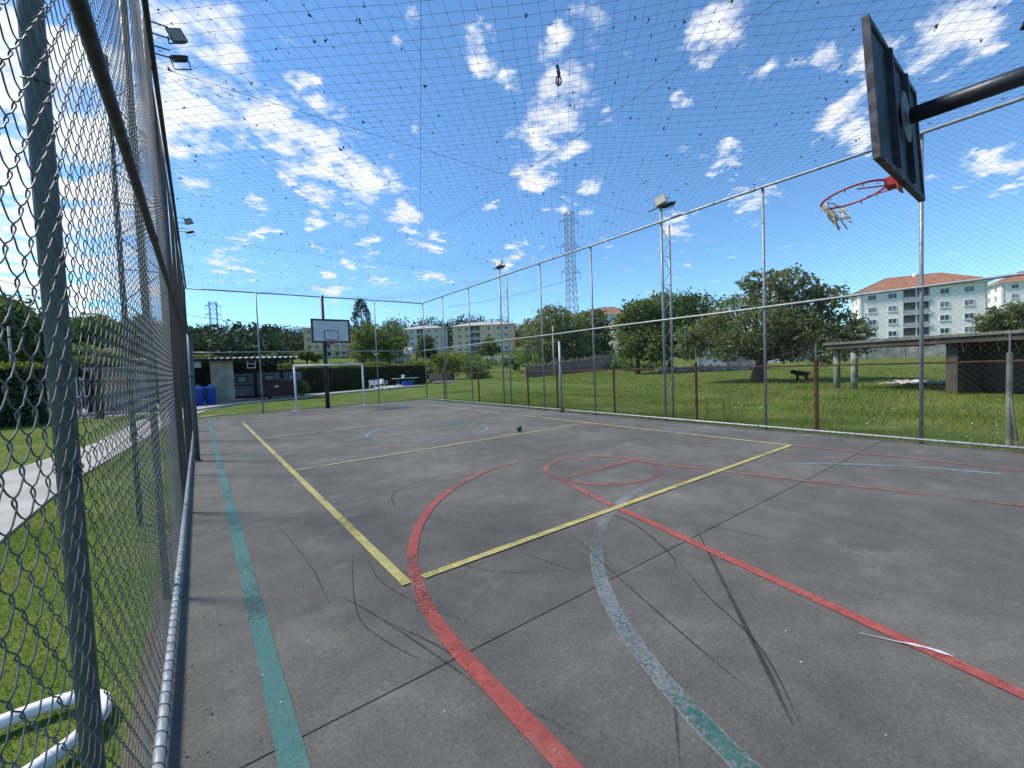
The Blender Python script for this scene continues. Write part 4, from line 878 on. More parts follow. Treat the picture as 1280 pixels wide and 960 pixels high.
# ------------------------------------------------------------------ buildings
WR = random.Random(99)
def window_meshes(w, h):
    fm = MB(); e = .09
    for s in (-1, 1): fm.box((s*(w/2-e/2), 0, 0), (e, .12, h)); fm.box((0, 0, s*(h/2-e/2)), (w-2*e, .118, e))
    fm.box((0, 0, 0), (.06, .10, h-2*e)); fm.box((0, -.03, -h/2-.06), (w+.2, .2, .08))
    pn = MB(); pn.box((0, .01, 0), (w-2*e, .03, h-2*e))
    a = fm.mesh('window'); a.materials.append(MATS['trim_white']); b = pn.mesh('pane'); c = b.copy(); b.materials.append(MATS['pane_dark']); c.materials.append(MATS['pane_curtain']); return a, (b, b, c)
def apartment(label, A, B, depth, storeys, sh, wallm, roofm, cols, balc=None, roof_h=2.6, left_cols=(), ww=1.5, wh=1.2, bandm=None, over=.8, group='apartment blocks on the slope'):
    """A, B: left and right ends of the facade on the ground as seen from the court"""
    zb = min(T(*A), T(*B), T((A[0]+B[0])/2, (A[1]+B[1])/2))-.2; d = (B-A); L = np.linalg.norm(d); rz = math.atan2(d[1], d[0])
    t = thing('apartment_block', label, 'building', (A[0], A[1], zb), rz, group)      # local x along the facade, -y towards the court
    Hh = storeys*sh+.5; mb = MB()
    if balc:
        b0, b1 = balc[0]*L, balc[1]*L; mb.box((b0/2, depth/2, Hh/2), (b0, depth, Hh)); mb.box(((b1+L)/2, depth/2, Hh/2), (L-b1, depth, Hh)); mb.build('wall', wallm, t)
        r = MB(); r.box(((b0+b1)/2, depth/2+.7, Hh/2-.01), (b1-b0, depth-1.42, Hh-.02)); r.build('recess_wall', 'recess', t)
    else: mb.box((L/2, depth/2, Hh/2), (L, depth, Hh)); mb.build('wall', wallm, t)
    wa, pb = window_meshes(ww, wh)
    def win(x, y, z, r=0):
        o = link('window', wa, None, t); o.location = (x, y, z); o.rotation_euler = (0, 0, r); link('pane', WR.choice(pb), None, o)
    for k in range(storeys):
        z = k*sh+sh*.58+.4
        for c in cols: win(c*L, -.03, z)
        for c in left_cols: win(-.03, c*depth, z, -math.pi/2)
        if balc:
            s = MB(); s.box(((b0+b1)/2, .35, k*sh+.42), (b1-b0-.02, 1.3, .16)); s.build('balcony_slab', 'trim_white', t)
            rl = MB(); m = (b0+b1)/2
            rl.box((m, -.27, k*sh+1.45), (b1-b0-.04, .05, .06)); rl.box((m, -.26, k*sh+.95), (b1-b0-.04, .03, .72)); rl.build('railing', 'balcony_rail', t)
            for sx in (-1, 1):
                dr = MB(); dr.box((m+sx*(b1-b0)*.25, 1.38, k*sh+1.45), (1.4, .05, 1.9)); dr.build('balcony_door', 'pane_dark', t)
            if k == 0: s = MB(); s.box((m, .2, Hh/2), (.22, .3, Hh-.3)); s.build('divider', wallm, t)
    for fx in (.02, .985): q = MB(); q.tube([(fx*L, -.07, .1), (fx*L, -.07, Hh)], .06, 6); q.build('downpipe', 'balcony_rail', t)
    q = MB(); q.box((L/2, -.015, .35), (L-.06, .04, .7)); q.build('plinth', 'stone_wall', t)
    if bandm:
        for k in range(storeys): s = MB(); s.box((L/2, -.02, k*sh+.55), (L-.02, .05, .7)); s.build('band', bandm, t)
    o_ = over; y0, y1 = -o_, depth+o_; x0, x1 = -o_, L+o_; ym = depth/2; rx = min(depth/2, L*.3)
    f = MB(); f.box((L/2, depth/2, Hh+.08), (L+2*o_-.06, depth+2*o_-.06, .16)); f.build('eaves', 'trim_white', t)
    rf = MB(); z0 = Hh+.165; rf.add([(x0, y0, z0), (x1, y0, z0), (x1, y1, z0), (x0, y1, z0), (x0+rx+o_, ym, z0+roof_h), (x1-rx-o_, ym, z0+roof_h)], [(0, 1, 5, 4), (1, 2, 5), (2, 3, 4, 5), (3, 0, 4), (3, 2, 1, 0)])
    ro = rf.build('roof', roofm, t)
    # ridge and hip caps, water tank
    cp = MB()
    for a, b in ((4, 5), (0, 4), (3, 4), (1, 5), (2, 5)): cp.tube([rf.v[a], rf.v[b]], .11, 5)
    cp.build('ridge_tile', roofm, ro)
    tk = MB(); tk.lathe([(.45, 0), (.5, .5), (.4, .8), (.1, .9)], (L*.52, ym-.3, z0+roof_h-.4), 10); tk.build('roof_vent', 'trim_white', ro)
    return t
apartment('white four-storey apartment block with orange tiled hip roof, whole in view', polar(76.6, 124), polar(85.5, 128.5), 11, 4, 2.75, 'wall_white', 'roof_tile', (.11, .28, .69, .87), (.37, .58), 3.2, (.3, .7))
apartment('white apartment block with orange roof, cut off beside the barbed-wire shed', polar(86.3, 188), polar(92.5, 196), 11, 4, 2.75, 'wall_white', 'roof_tile', (.12, .3, .7, .9), (.42, .58), 3.2, (.3, .7))
apartment('cream four-storey block with grey roof and dark balcony stack', polar(29.0, 176), polar(37.1, 172), 12, 4, 2.75, 'wall_cream', 'roof_fibre', (.12, .24, .62, .78, .9), (.30, .46), 1.9, (.35, .7), over=1.0)
apartment('bright cream block half hidden behind the pylon tree', polar(38.4, 176), polar(45.0, 168), 11, 4, 2.75, 'wall_cream', 'roof_fibre', (.15, .3, .7), (.42, .56), 1.9, (.3, .7), over=1.0)
apartment('pale grey block behind the small dark tree', polar(22.4, 204), polar(27.4, 198), 12, 4, 2.75, 'wall_grey', 'roof_fibre', (.1, .25, .7, .9), (.38, .55), 1.8, (.3, .7), over=1.0)
apartment('yellow block peeping out behind the white backboard', polar(10.6, 172), polar(15.6, 166), 11, 4, 2.75, 'wall_yellow', 'roof_fibre', (.12, .3, .75, .9), (.42, .6), 1.6, (.3, .7))
apartment('pink-banded tower block with old orange hip roof behind the trees', polar(45.2, 122), polar(51.6, 116), 12, 4, 2.75, 'wall_white', 'roof_tile_old', (.15, .4, .65, .88), None, 2.6, (.3, .7), bandm='wall_pink')
# small house with a pale roof seen over the hedge
def house(label, azp, r, w, d, h):
    p = TP(azp, r); t = thing('house', label, 'house', tuple(p), -R_(azp)); mb = MB(); mb.box((0, 0, h/2), (w, d, h)); mb.build('wall', 'wall_grey', t)
    rf = MB(); rf.add([(-w/2-.4, -d/2-.4, h), (w/2+.4, -d/2-.4, h), (w/2+.4, d/2+.4, h), (-w/2-.4, d/2+.4, h), (-w/2-.4, 0, h+1.1), (w/2+.4, 0, h+1.1)], [(0, 1, 5, 4), (2, 3, 4, 5), (1, 2, 5), (3, 0, 4), (3, 2, 1, 0)]); rf.build('roof', 'roof_fibre', t)
    wn_ = MB(); wn_.box((w*.2, -d/2-.02, h*.55), (w*.25, .06, h*.35)); wn_.build('window', 'pane_dark', t)
house('small pale house showing over the hedge near the fence corner', 21.0, 60, 4.5, 4, 3.0)
# low boundary walls
def wall(label, pts, h, th, m, panels=None):
    t = thing('boundary_wall', label, 'wall', (pts[0][0], pts[0][1], 0), 0)
    for i in range(len(pts)-1):
        a, b = np.array(pts[i]), np.array(pts[i+1]); L = math.dist(a, b); n = max(1, int(L/2.6)); rz = math.atan2(b[1]-a[1], b[0]-a[0])
        for k in range(n):
            c = a+(b-a)*(k+.5)/n; z = T(c[0], c[1]); q = MB(); hh = h*(1+.05*math.sin(k*2.3+i)); q.box((c[0]-pts[0][0], c[1]-pts[0][1], z+hh/2-.15), (L/n-.05, th, hh+.3), rz); q.build('wall_panel', (panels and random.Random(i*50+k).choice(panels)) or m, t)
            e = a+(b-a)*k/n; q = MB(); q.box((e[0]-pts[0][0], e[1]-pts[0][1], z+hh/2-.1), (.16, th+.08, hh+.32), rz); q.build('pier', m, t)
wall('weathered pale stone wall along the far side of the field', [polar(61, 60), polar(67, 61), polar(74, 62), polar(80, 63), polar(88, 64), polar(95, 66)], 1.85, .25, 'stone_wall', ['stone_wall', 'stone_wall', 'stone_wall', 'panel_white'])
wall('grey low retaining wall below the cream blocks', [polar(33, 105), polar(38, 100), polar(44, 98), polar(50, 100)], 1.7, .3, 'conc_edge')
# rubble heap
rr = random.Random(4); mb = MB()
for i in range(620):
    a = 56+rr.random()*12; r = 47+rr.gauss(0, 1.0)+(a-60)*.12; p = TP(a, r); s = rr.uniform(.06, .28)*(1 if rr.random() < .9 else 1.6); hgt = .55*math.exp(-((r-47-(a-60)*.12)/1.0)**2)*(.5+.5*math.sin(a*3)**2)
    q = [(rr.uniform(.6, 1.1)*s*x, rr.uniform(.6, 1.1)*s*y, rr.uniform(.5, .9)*s*z) for x, y, z in ((1, 0, 0), (-1, 0, 0), (0, 1, 0), (0, -1, 0), (0, 0, 1), (0, 0, -1))]
    mb.add([(v[0]+p[0], v[1]+p[1], v[2]+p[2]+hgt*rr.random()+.02) for v in q], [(0, 2, 4), (2, 1, 4), (1, 3, 4), (3, 0, 4), (2, 0, 5), (1, 2, 5), (3, 1, 5), (0, 3, 5)])
tag(mb.build('rubble', 'rubble'), 'strip of pinkish broken brick and stone rubble at the field edge', 'rubble', kind='stuff')
# reed fence
A = onter((657, 472)); B = onter((765, 461)); C_ = (A+B)/2
t = thing('reed_fence', 'low brown fence of upright reeds and sticks on the rising grass', 'fence', (A[0], A[1], A[2])); L = math.dist(A[:2], B[:2]); n = 210; rr = random.Random(8)
rail = MB()
sticks = []
for i in range(n):
    f = i/(n-1); p = A+(B-A)*f; z = T(p[0], p[1]); hh = (1.2+.75*f)*(1+rr.uniform(-.14, .14)+.06*math.sin(i*.4)); w = L/n*1.25
    mb = MB(); tl = rr.uniform(-.03, .03); mb.tube([(p[0]-A[0], p[1]-A[1]+rr.uniform(-.02, .02), z-A[2]-.2), (p[0]-A[0]+tl, p[1]-A[1]+tl, z-A[2]+hh)], w*.52, 5); mb.build('stick', 'wood_reed', t)
for zf in (.3, .75): mb = MB(); mb.tube([(p_[0]-A[0]-.05, p_[1]-A[1]-.08, T(p_[0], p_[1])-A[2]+zf*(1.25+.75*f)) for f in (0, .25, .5, .75, 1) for p_ in (A+(B-A)*f,)], .03, 5); mb.build('rail', 'wood_board', t)
A2, B2 = polar(25.6, 47), polar(29.0, 48.5); t = thing('plank_fence', 'short brown plank fence beside the yellow-green shrub', 'fence', (A2[0], A2[1], T(*A2)), math.atan2(*(B2-A2)[::-1])); L = math.dist(A2, B2)
for i in range(18): mb = MB(); mb.box((L*(i+.5)/18, 0, .52+.03*math.sin(i*4)), (L/18-.015, .03, 1.1), 0); mb.build('plank', 'wood_reed', t)
for z in (.25, .85): mb = MB(); mb.box((L/2, .035, z), (L, .04, .08)); mb.build('rail', 'wood_board', t)
sheet('paved_pad', [tuple(polar(26, 44.6)), tuple(polar(30.2, 44.2)), tuple(polar(30.4, 46.2)), tuple(polar(26.2, 46.6))], T(*polar(28, 45.4))+.07, 'conc_path', 'pale paved pad by the plank fence', 'paving')
# poles
def pole(label, px, ytop, base, r, group='concrete poles', arm=False):
    D = math.hypot(base[0], base[1]); zt = at((px, ytop), D)[2]; t = thing('utility_pole' if arm else 'concrete_post', label, 'pole', tuple(base), 0, group)
    mb = MB(); mb.tube([(0, 0, -.3), (0, 0, zt-base[2])], [r, r*.72], 8); mb.build('shaft', 'conc_pole', t, True)
    mb = MB(); mb.lathe([(r*.8, 0), (r*.8, .12)], (0, 0, (zt-base[2])*.86), 8); mb.build('band', 'rail_dark', t)
    if arm: mb = MB(); mb.box((0, 0, zt-base[2]-.5), (1.8, .1, .1), R_(-35)); mb.build('cross_arm', 'wood_board', t)
pole('slim concrete utility pole before the cream block', 614, 397, TP(34.3, 100), .15, arm=True)
pole('slim concrete pole beside the reed fence', 693, 407, onter((693, 471)), .10)
pole('short concrete post at the reed fence end', 770, 427, onter((771, 460)), .11)
pole('short concrete post before the low retaining wall', 667, 422, TP(40.0, 95), .14)
pole('concrete pole behind the hedge by the footpath', 13, 408, np.array([*polar(-13.2, 45), GZ]), .10)

# ------------------------------------------------------------------ pylons and wires
def pylon(label, azp, r, ztop, wb, wt, arms, rz, tr):
    p = TP(azp, r); h = ztop-p[2]; t = thing('power_pylon', label, 'pylon', tuple(p), rz, 'power pylons'); zw = h*.52
    def wid(z): return wb+(wt-wb)*min(1, z/zw)
    legs = MB()
    for sx in (-1, 1):
        for sy in (-1, 1): legs.tube([(sx*wb/2, sy*wb/2, -.5), (sx*wt/2, sy*wt/2, zw), (sx*wt/2, sy*wt/2, h)], tr*1.5, 4)
    legs.build('legs', 'steel_lat', t)
    br = MB(); z = 0; lv = []
    while z < h-.5: lv.append(z); z += max(1.6, wid(z)*.8)
    lv.append(h)
    for a, b in zip(lv, lv[1:]):
        wa, wb_ = wid(a)/2, wid(b)/2
        for s1, s2 in (((-1, -1), (1, -1)), ((1, -1), (1, 1)), ((1, 1), (-1, 1)), ((-1, 1), (-1, -1))):
            br.tube([(s1[0]*wa, s1[1]*wa, a), (s2[0]*wb_, s2[1]*wb_, b)], tr, 3); br.tube([(s2[0]*wa, s2[1]*wa, a), (s1[0]*wb_, s1[1]*wb_, b)], tr, 3); br.tube([(s1[0]*wb_, s1[1]*wb_, b), (s2[0]*wb_, s2[1]*wb_, b)], tr, 3)
    br.build('lattice', 'steel_lat', t)
    for za in arms:
        z = h*za; am = MB(); il = MB()
        for s in (-1, 1):
            e = (s*(wt/2+2.2), 0, z)
            for sy in (-1, 1): am.tube([(s*wt/2, sy*wt/2, z), e], tr*1.2, 3); am.tube([(s*wt/2, sy*wt/2, z+1.4), e], tr, 3)
            il.tube([(e[0], 0, z), (e[0], 0, z-2.6)], tr*1.3, 5)
        am.build('cross_arm', 'steel_lat', t); il.build('insulator', 'conc_pole', t)
    return t
pylon('tall steel lattice power pylon rising behind the dark spreading tree', 45.3, 140, at((717, 265), 140)[2], 4.4, 2.4, (.58, .76, .93), R_(-20), .055)
pylon('small distant lattice pylon over the wooded ridge', 1.7, 330, at((272, 378), 330)[2], 7.5, 3.8, (.55, .75, .92), R_(-10), .10)
def wire(label, pix, D, r, name='power_line'):
    mb = MB(); P = [tuple(at(p, d)) for p, d in zip(pix, D)]; mb.tube(smooth(P, 6), r, 4); tag(mb.build(name, 'cable'), label, 'wire', 'overhead power lines')
wire('upper power line sloping down from the distant pylon side to the far hoop', [(150, 372), (239, 394.5), (320, 404), (390, 411)], [120, 130, 140, 150], .05)
wire('lower power line under the upper one left of the far hoop', [(150, 390), (239, 404), (320, 412), (390, 417)], [120, 130, 140, 150], .045)
wire('power line crossing behind the second mast towards the tall pylon', [(560, 384), (640, 370), (717, 348)], [150, 145, 140], .05)
wire('thin power line above the trees behind the footpath', [(-40, 340), (60, 365), (150, 380)], [90, 90, 95], .035)
wire('second thin power line above the trees behind the footpath', [(-40, 375), (60, 388), (150, 396)], [90, 90, 95], .035)

# ------------------------------------------------------------------ shed on the field
SU = np.array([-.425, -.905]); SV = np.array([.905, -.425]); SO = np.array([23.2, 6.45]); SR = math.atan2(SU[1], SU[0])     # local x runs along the front, +y towards the field's far side
t = thing('open_shed', 'low open concrete shed with flat mossy roof and dark interior', 'shed', (SO[0], SO[1], GZ), SR)
zr = 1.84
def sbox(nm, c, d, m, parent=t): mb = MB(); mb.box(c, d); return mb.build(nm, m, parent)
sbox('roof', (7.5, 2.9, zr+.20), (15.2, 6.8, .10), 'shed_roof')
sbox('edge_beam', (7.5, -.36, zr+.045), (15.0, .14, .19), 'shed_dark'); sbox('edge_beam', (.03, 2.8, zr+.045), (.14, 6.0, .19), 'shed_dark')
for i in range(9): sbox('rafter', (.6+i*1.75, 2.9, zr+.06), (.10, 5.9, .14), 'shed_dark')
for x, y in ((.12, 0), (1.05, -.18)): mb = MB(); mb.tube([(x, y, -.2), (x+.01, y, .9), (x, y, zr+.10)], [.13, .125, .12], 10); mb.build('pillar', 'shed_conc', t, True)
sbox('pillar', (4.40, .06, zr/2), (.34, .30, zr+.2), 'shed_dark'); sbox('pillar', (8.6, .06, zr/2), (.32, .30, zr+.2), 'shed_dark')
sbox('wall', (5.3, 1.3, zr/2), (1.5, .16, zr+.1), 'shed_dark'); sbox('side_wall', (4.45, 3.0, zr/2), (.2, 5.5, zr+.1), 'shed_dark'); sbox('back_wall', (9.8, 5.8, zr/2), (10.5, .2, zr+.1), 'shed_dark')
mb = MB()
for i in range(6):
    for k in range(10): mb.box((6.1+.05*math.sin(i*5+k)+k*.26, 1.3+.1*math.sin(k*3.3), .10+i*.125), (.24, .13+.02*math.sin(k*3+i), .115), .12*math.sin(i*3+k*2))
bp_ = mb.build('brick_pile', 'brick_red'); tag(bp_, 'heap of old red bricks stacked inside the dark shed', 'bricks'); bp_['kind'] = 'stuff'; bp_.location = (SO[0], SO[1], GZ); bp_.rotation_euler = (0, 0, SR)
mb = MB(); mb.box((0, 0, 0), (.05, .55, .34)); o = mb.build('board', 'plate_pale'); o.rotation_euler = (0, 0, SR+math.pi/2); tag(o, 'pale yellowish panel standing in for a light opening in the dark shed', 'board')  # pale panel added in place of daylight seen through a hole
_q = SO+SU*6.6+SV*1.25; o.location = (_q[0], _q[1], .98)
# tarp
p = gr((1150, 481), GZ); V = []; n, m = 14, 8; rr = random.Random(3)
for i in range(n+1):
    for j in range(m+1):
        u, v = i/n-.5, j/m-.5; e = 1-.15*math.sin(i*2.2+j); x = p[0]+u*-.2+v*1.0*e; y = p[1]-u*2.5*e-v*.3
        V.append((x, y, GZ+.05+.09*abs(math.sin(i*1.3+j*.9))*rr.uniform(.3, 1)+(.10 if j == m else 0)))
Fq = [(i*(m+1)+j, (i+1)*(m+1)+j, (i+1)*(m+1)+j+1, i*(m+1)+j+1) for i in range(n) for j in range(m)]
V2 = [(x, y, z-.02) for x, y, z in V]; k = len(V); Fq += [tuple(q+k for q in reversed(f)) for f in Fq]
mb = MB(); mb.add(V+V2, Fq); tag(mb.build('tarpaulin', 'tarp', smooth=True), 'crumpled pale plastic sheet lying on the grass before the shed', 'sheet')
# dog
def dog():
    p = onter((1001, 475)); p[2] -= .02
    me = bpy.data.meshes.new('dog'); J = {}; vs = []; es = []; rs = []
    def v(n, x, y, z, r): J[n] = len(vs); vs.append((x, y, z)); rs.append(r)
    def e(a, b): es.append((J[a], J[b]))
    v('hip', -.25, 0, .43, .15); v('mid', -.05, 0, .42, .155); v('chest', .16, 0, .42, .18); v('neck', .32, 0, .50, .11); v('head', .43, 0, .53, .10); v('muz', .56, 0, .48, .055)
    e('hip', 'mid'); e('mid', 'chest'); e('chest', 'neck'); e('neck', 'head'); e('head', 'muz')
    v('t1', -.42, 0, .45, .03); v('t2', -.56, 0, .40, .018); e('hip', 't1'); e('t1', 't2')
    for s, q in ((-1, 'l'), (1, 'r')):
        v('sh'+q, .17, s*.08, .31, .075); v('kn'+q, .17+.04*s, s*.085, .17, .05); v('pw'+q, .18+.06*s, s*.085, .03, .045); e('chest', 'sh'+q); e('sh'+q, 'kn'+q); e('kn'+q, 'pw'+q)
        v('th'+q, -.28, s*.08, .31, .085); v('st'+q, -.22+.05*s, s*.085, .21, .058); v('hk'+q, -.32+.05*s, s*.085, .13, .042); v('hp'+q, -.30+.05*s, s*.085, .03, .045); e('hip', 'th'+q); e('th'+q, 'st'+q); e('st'+q, 'hk'+q); e('hk'+q, 'hp'+q)
        v('ear'+q, .40, s*.08, .63, .03); e('head', 'ear'+q)
    me.from_pydata(vs, es, []); o = bpy.data.objects.new('tmp_dog', me); COL.objects.link(o)
    md = o.modifiers.new('s', 'SKIN')
    if not me.skin_vertices: bpy.context.view_layer.objects.active = o
    for i, sv in enumerate(me.skin_vertices[0].data): sv.radius = (rs[i], rs[i]); sv.use_root = (i == 0)
    o.modifiers.new('u', 'SUBSURF').levels = 2
    dg = bpy.context.evaluated_depsgraph_get(); dg.update(); me2 = bpy.data.meshes.new_from_object(o.evaluated_get(dg)); bpy.data.objects.remove(o)
    me2.name = 'dog'; me2.polygons.foreach_set('use_smooth', [True]*len(me2.polygons))
    d = link('dog', me2, 'dog_black'); az_ = math.atan2(p[0], p[1]); d.location = p; d.rotation_euler = (0, 0, math.pi-az_+R_(8)); tag(d, 'black dog standing on the grass near the shed pillars', 'dog')
dog()

# ------------------------------------------------------------------ gate shelter beyond the court
t = thing('gate_shelter', 'open shelter with corrugated roof edge and a thick concrete column', 'shelter', (1, 33, GZ)); ox, oy_ = 1, 33
mb = MB(); V = []; n = 110
for i in range(n+1):
    x = -3.2+8.6*i/n; z = 2.84+.045*math.sin(i*1.55)
    V += [(x-ox, 31.0-oy_, z-.03), (x-ox, 37.0-oy_, z+.17), (x-ox, 31.0-oy_, z-.045), (x-ox, 37.0-oy_, z+.155)]
F = []
for i in range(n): a = 4*i; F += [(a, a+4, a+5, a+1), (a+3, a+7, a+6, a+2), (a+2, a+6, a+4, a)]
mb.add(V, F); mb.build('roof_sheet', 'roof_fibre', t)
for y_, z_ in ((31.25, 2.70), (36.5, 2.82)): mb = MB(); mb.box((1.1-ox, y_-oy_, z_), (8.4, .12, .14)); mb.build('beam', 'gate_dark', t)
mb = MB(); mb.box((1.18-ox, 31.85-oy_, 1.33), (1.18, .45, 2.72)); mb.build('column', 'conc_col', t)
for x in (-3.0, 5.1): mb = MB(); mb.tube([(x-ox, 31.4-oy_, -.1), (x-ox, 31.4-oy_, 2.75)], .05, 8); mb.build('steel_post', 'gate_dark', t)
mb = MB(); mb.box((0, 0, 0), (.50, .04, .42)); o = mb.build('sign', 'panel_white'); o.location = (-.10, 31.6, 2.42); tag(o, 'blank white square sign hanging beneath the shelter roof', 'sign')
t = thing('hanging_frame', 'small white metal frame hanging under the shelter roof', 'frame', (2.75, 31.6, 2.35))
mb = MB()
for s in (-1, 1): mb.box((s*.22, 0, 0), (.045, .04, .55))
for z in (-.24, .02): mb.box((0, 0, z), (.395, .04, .045))
mb.build('bars', 'white_plastic', t)
def gate(x0, x1, y, h, label, sheet_=True):
    t = thing('gate', label, 'gate', ((x0+x1)/2, y, GZ), 0, 'gate leaves beyond the court'); w = x1-x0; fm = MB()
    for s in (-1, 1): fm.box((s*(w/2-.04), 0, h/2), (.08, .06, h))
    for z in (.12, h*.5, h-.05): fm.box((0, 0, z), (w-.165, .055, .07))
    fm.build('frame', 'gate_dark', t)
    n = int(w/.16)
    for i in range(n): b = MB(); b.box((-w/2+.14+(w-.28)*i/(n-1), -.04, h*.5), (.028, .022, h-.2)); b.build('bar', 'gate_dark', t)
    if sheet_:
        q = MB(); q.box((0, .045, h*.51), (w-.18, .012, h-.34)); q.build('infill_sheet', 'gate_sheet', t)
        f = MB(); c = (0, -.075, h*.72)
        for s in (-1, 1): f.box((s*.30, c[1], c[2]), (.06, .03, .48)); f.box((0, c[1], c[2]+s*.21), (.54, .028, .06))
        f.build('viewing_frame', 'gate_dark', t); f = MB(); f.box((0, -.068, h*.72), (.53, .012, .35)); f.build('viewing_panel', 'gate_sheet', t)
gate(-1.6, .55, 36.4, 2.0, 'dark barred gate leaf behind the blue bins', False)
gate(1.7, 3.35, 36.4, 2.0, 'pale blue-grey sheeted gate leaf beside the concrete column')
gate(3.4, 5.1, 36.4, 2.0, 'pale blue-grey sheeted gate leaf behind the maroon container')
gate(5.15, 6.6, 36.4, 2.0, 'pale blue-grey sheeted gate leaf next to the hedge end')
def bin_(x, y, label, group='blue bins'):
    t = thing('waste_bin', label, 'bin', (x, y, GZ+.03), 0, group); mb = MB(); mb.lathe([(.22, 0), (.25, .05), (.275, .9), (.285, .92), (.285, .97), (.27, .98)], n=18); mb.build('body', 'blue_plastic', t, True)
    mb = MB(); mb.lathe([(.292, 0), (.292, .05), (.22, .13), (.05, .17)], (0, 0, .975), 18); mb.build('lid', 'blue_lid', t, True)
    mb = MB(); mb.tube([(-.07, 0, 1.12), (-.05, 0, 1.19), (.05, 0, 1.19), (.07, 0, 1.12)], .015, 6); mb.build('handle', 'white_plastic', t)
bin_(-.08, 30.6, 'blue lidded plastic bin standing left of another before the shelter column'); bin_(.50, 30.9, 'blue lidded plastic bin standing nearest the shelter column'); bin_(-2.5, 29.2, 'blue lidded plastic bin by the gatehouse wall')
t = thing('waste_container', 'dark maroon wheeled waste container with a small white sticker', 'container', (4.55, 33.0, GZ+.03), R_(-6))
mb = MB(); mb.add([(-.95, -.5, .18), (.95, -.5, .18), (.95, .5, .18), (-.95, .5, .18), (-1.08, -.6, 1.12), (1.08, -.6, 1.12), (1.08, .6, 1.12), (-1.08, .6, 1.12)], [(3, 2, 1, 0), (0, 1, 5, 4), (1, 2, 6, 5), (2, 3, 7, 6), (3, 0, 4, 7), (4, 5, 6, 7)]); mb.build('body', 'maroon', t)
mb = MB(); mb.add([(-1.11, -.63, 1.125), (1.11, -.63, 1.125), (1.11, .63, 1.125), (-1.11, .63, 1.125), (-1.05, -.55, 1.2), (1.05, -.55, 1.2), (1.05, .4, 1.34), (-1.05, .4, 1.34)], [(3, 2, 1, 0), (0, 1, 5, 4), (1, 2, 6, 5), (2, 3, 7, 6), (3, 0, 4, 7), (4, 5, 6, 7)]); mb.build('lid', 'maroon', t)
for sx in (-.75, .75):
    for sy in (-.4, .4): mb = MB(); mb.tube([(sx, sy-.04, .1), (sx, sy+.04, .1)], .1, 10); mb.build('wheel', 'rubber', t)
mb = MB(); mb.box((-.28, -.572, .86), (.24, .012, .17)); mb.build('sticker', 'panel_white', t)
mb = MB()
for sx in (-1, 1): mb.tube([(sx*1.04, -.25, .85), (sx*1.16, -.25, .85), (sx*1.16, .25, .85), (sx*1.04, .25, .85)], .02, 6)
mb.build('side_bar', 'gate_dark', t)
# gatehouse and screen seen through the footpath fence
t = thing('gatehouse', 'small beige rendered gatehouse with flat roof beside the footpath', 'building', (-3.6, 29.6, GZ))
mb = MB(); mb.box((.35, 0, 1.1), (1.9, 2.2, 2.2)); mb.build('wall', 'conc_col', t)
mb = MB(); mb.box((.35, 0, 2.27), (2.3, 2.6, .13)); mb.build('roof', 'conc_edge', t)
mb = MB(); mb.box((.25, -1.105, 1.55), (.8, .03, .55)); o = mb.build('patch', 'wall_pink', t); o['label'] = 'faded pinkish painted patch'
mb = MB(); mb.box((-.62, -1.04, 1.0), (.28, .30, 2.0)); mb.build('door', 'gate_dark', t)
t = thing('grid_screen', 'white vertical-bar metal screen left of the gatehouse', 'screen', (-5.0, 28.8, GZ))
for i in range(12): mb = MB(); mb.box((-.75+i*.125, 0, .95), (.05, .05, 1.9)); mb.build('bar', 'white_plastic', t)
for z in (.15, .95, 1.8): mb = MB(); mb.box((-.06, .052, z), (1.55, .05, .06)); mb.build('rail', 'white_plastic', t)
mb = MB(); mb.box((-5, 27.3, GZ+.09), (4.2, .2, .22)); structure(mb.build('kerb', 'conc_edge'), 'low pale kerb before the gatehouse screen', 'kerb')
# patio corner
sheet('patio_slab', [(13.3, 36.4), (17.0, 36.9), (17.3, 42.5), (13.5, 42.5)], GZ+.16, 'conc_edge', 'raised pale concrete patio slab by the hedge', 'patio')
ZP = GZ+.16
t = thing('patio_table', 'pale green plastic table loaded with odds and ends on the patio', 'table', (16.2, 39.0, ZP))
mb = MB(); mb.box((0, 0, .72), (2.5, .8, .04)); mb.build('top', 'table_pale', t)
for sx in (-.85, .85):
    for sy in (-.3, .3): mb = MB(); mb.tube([(sx, sy, 0), (sx*.94, sy*.9, .70)], .03, 6); mb.build('leg', 'green_plastic', t)
mb = MB(); mb.box((.3, 0, .45), (.9, .5, .06)); mb.build('shelf', 'green_plastic', t)
for x, y, z, w, lb in ((15.95, 39.0, ZP+.86, .34, 'white plastic box sitting on the patio table'), (14.95, 37.9, ZP+.20, .22, 'small white bucket on the patio floor')):
    t = thing('plastic_tub', lb, 'tub', (x, y, z-.14 if z > ZP+.5 else ZP)); mb = MB(); mb.lathe([(w*.40, 0), (w*.5, w*.9), (w*.52, w*.92), (w*.52, w*1.0), (w*.46, w*1.0)], n=14); mb.build('body', 'white_plastic', t); mb = MB(); mb.tube([(-w*.5, 0, w*.9), (-w*.3, 0, w*1.25), (w*.3, 0, w*1.25), (w*.5, 0, w*.9)], .008, 5); mb.build('handle', 'gate_dark', t)
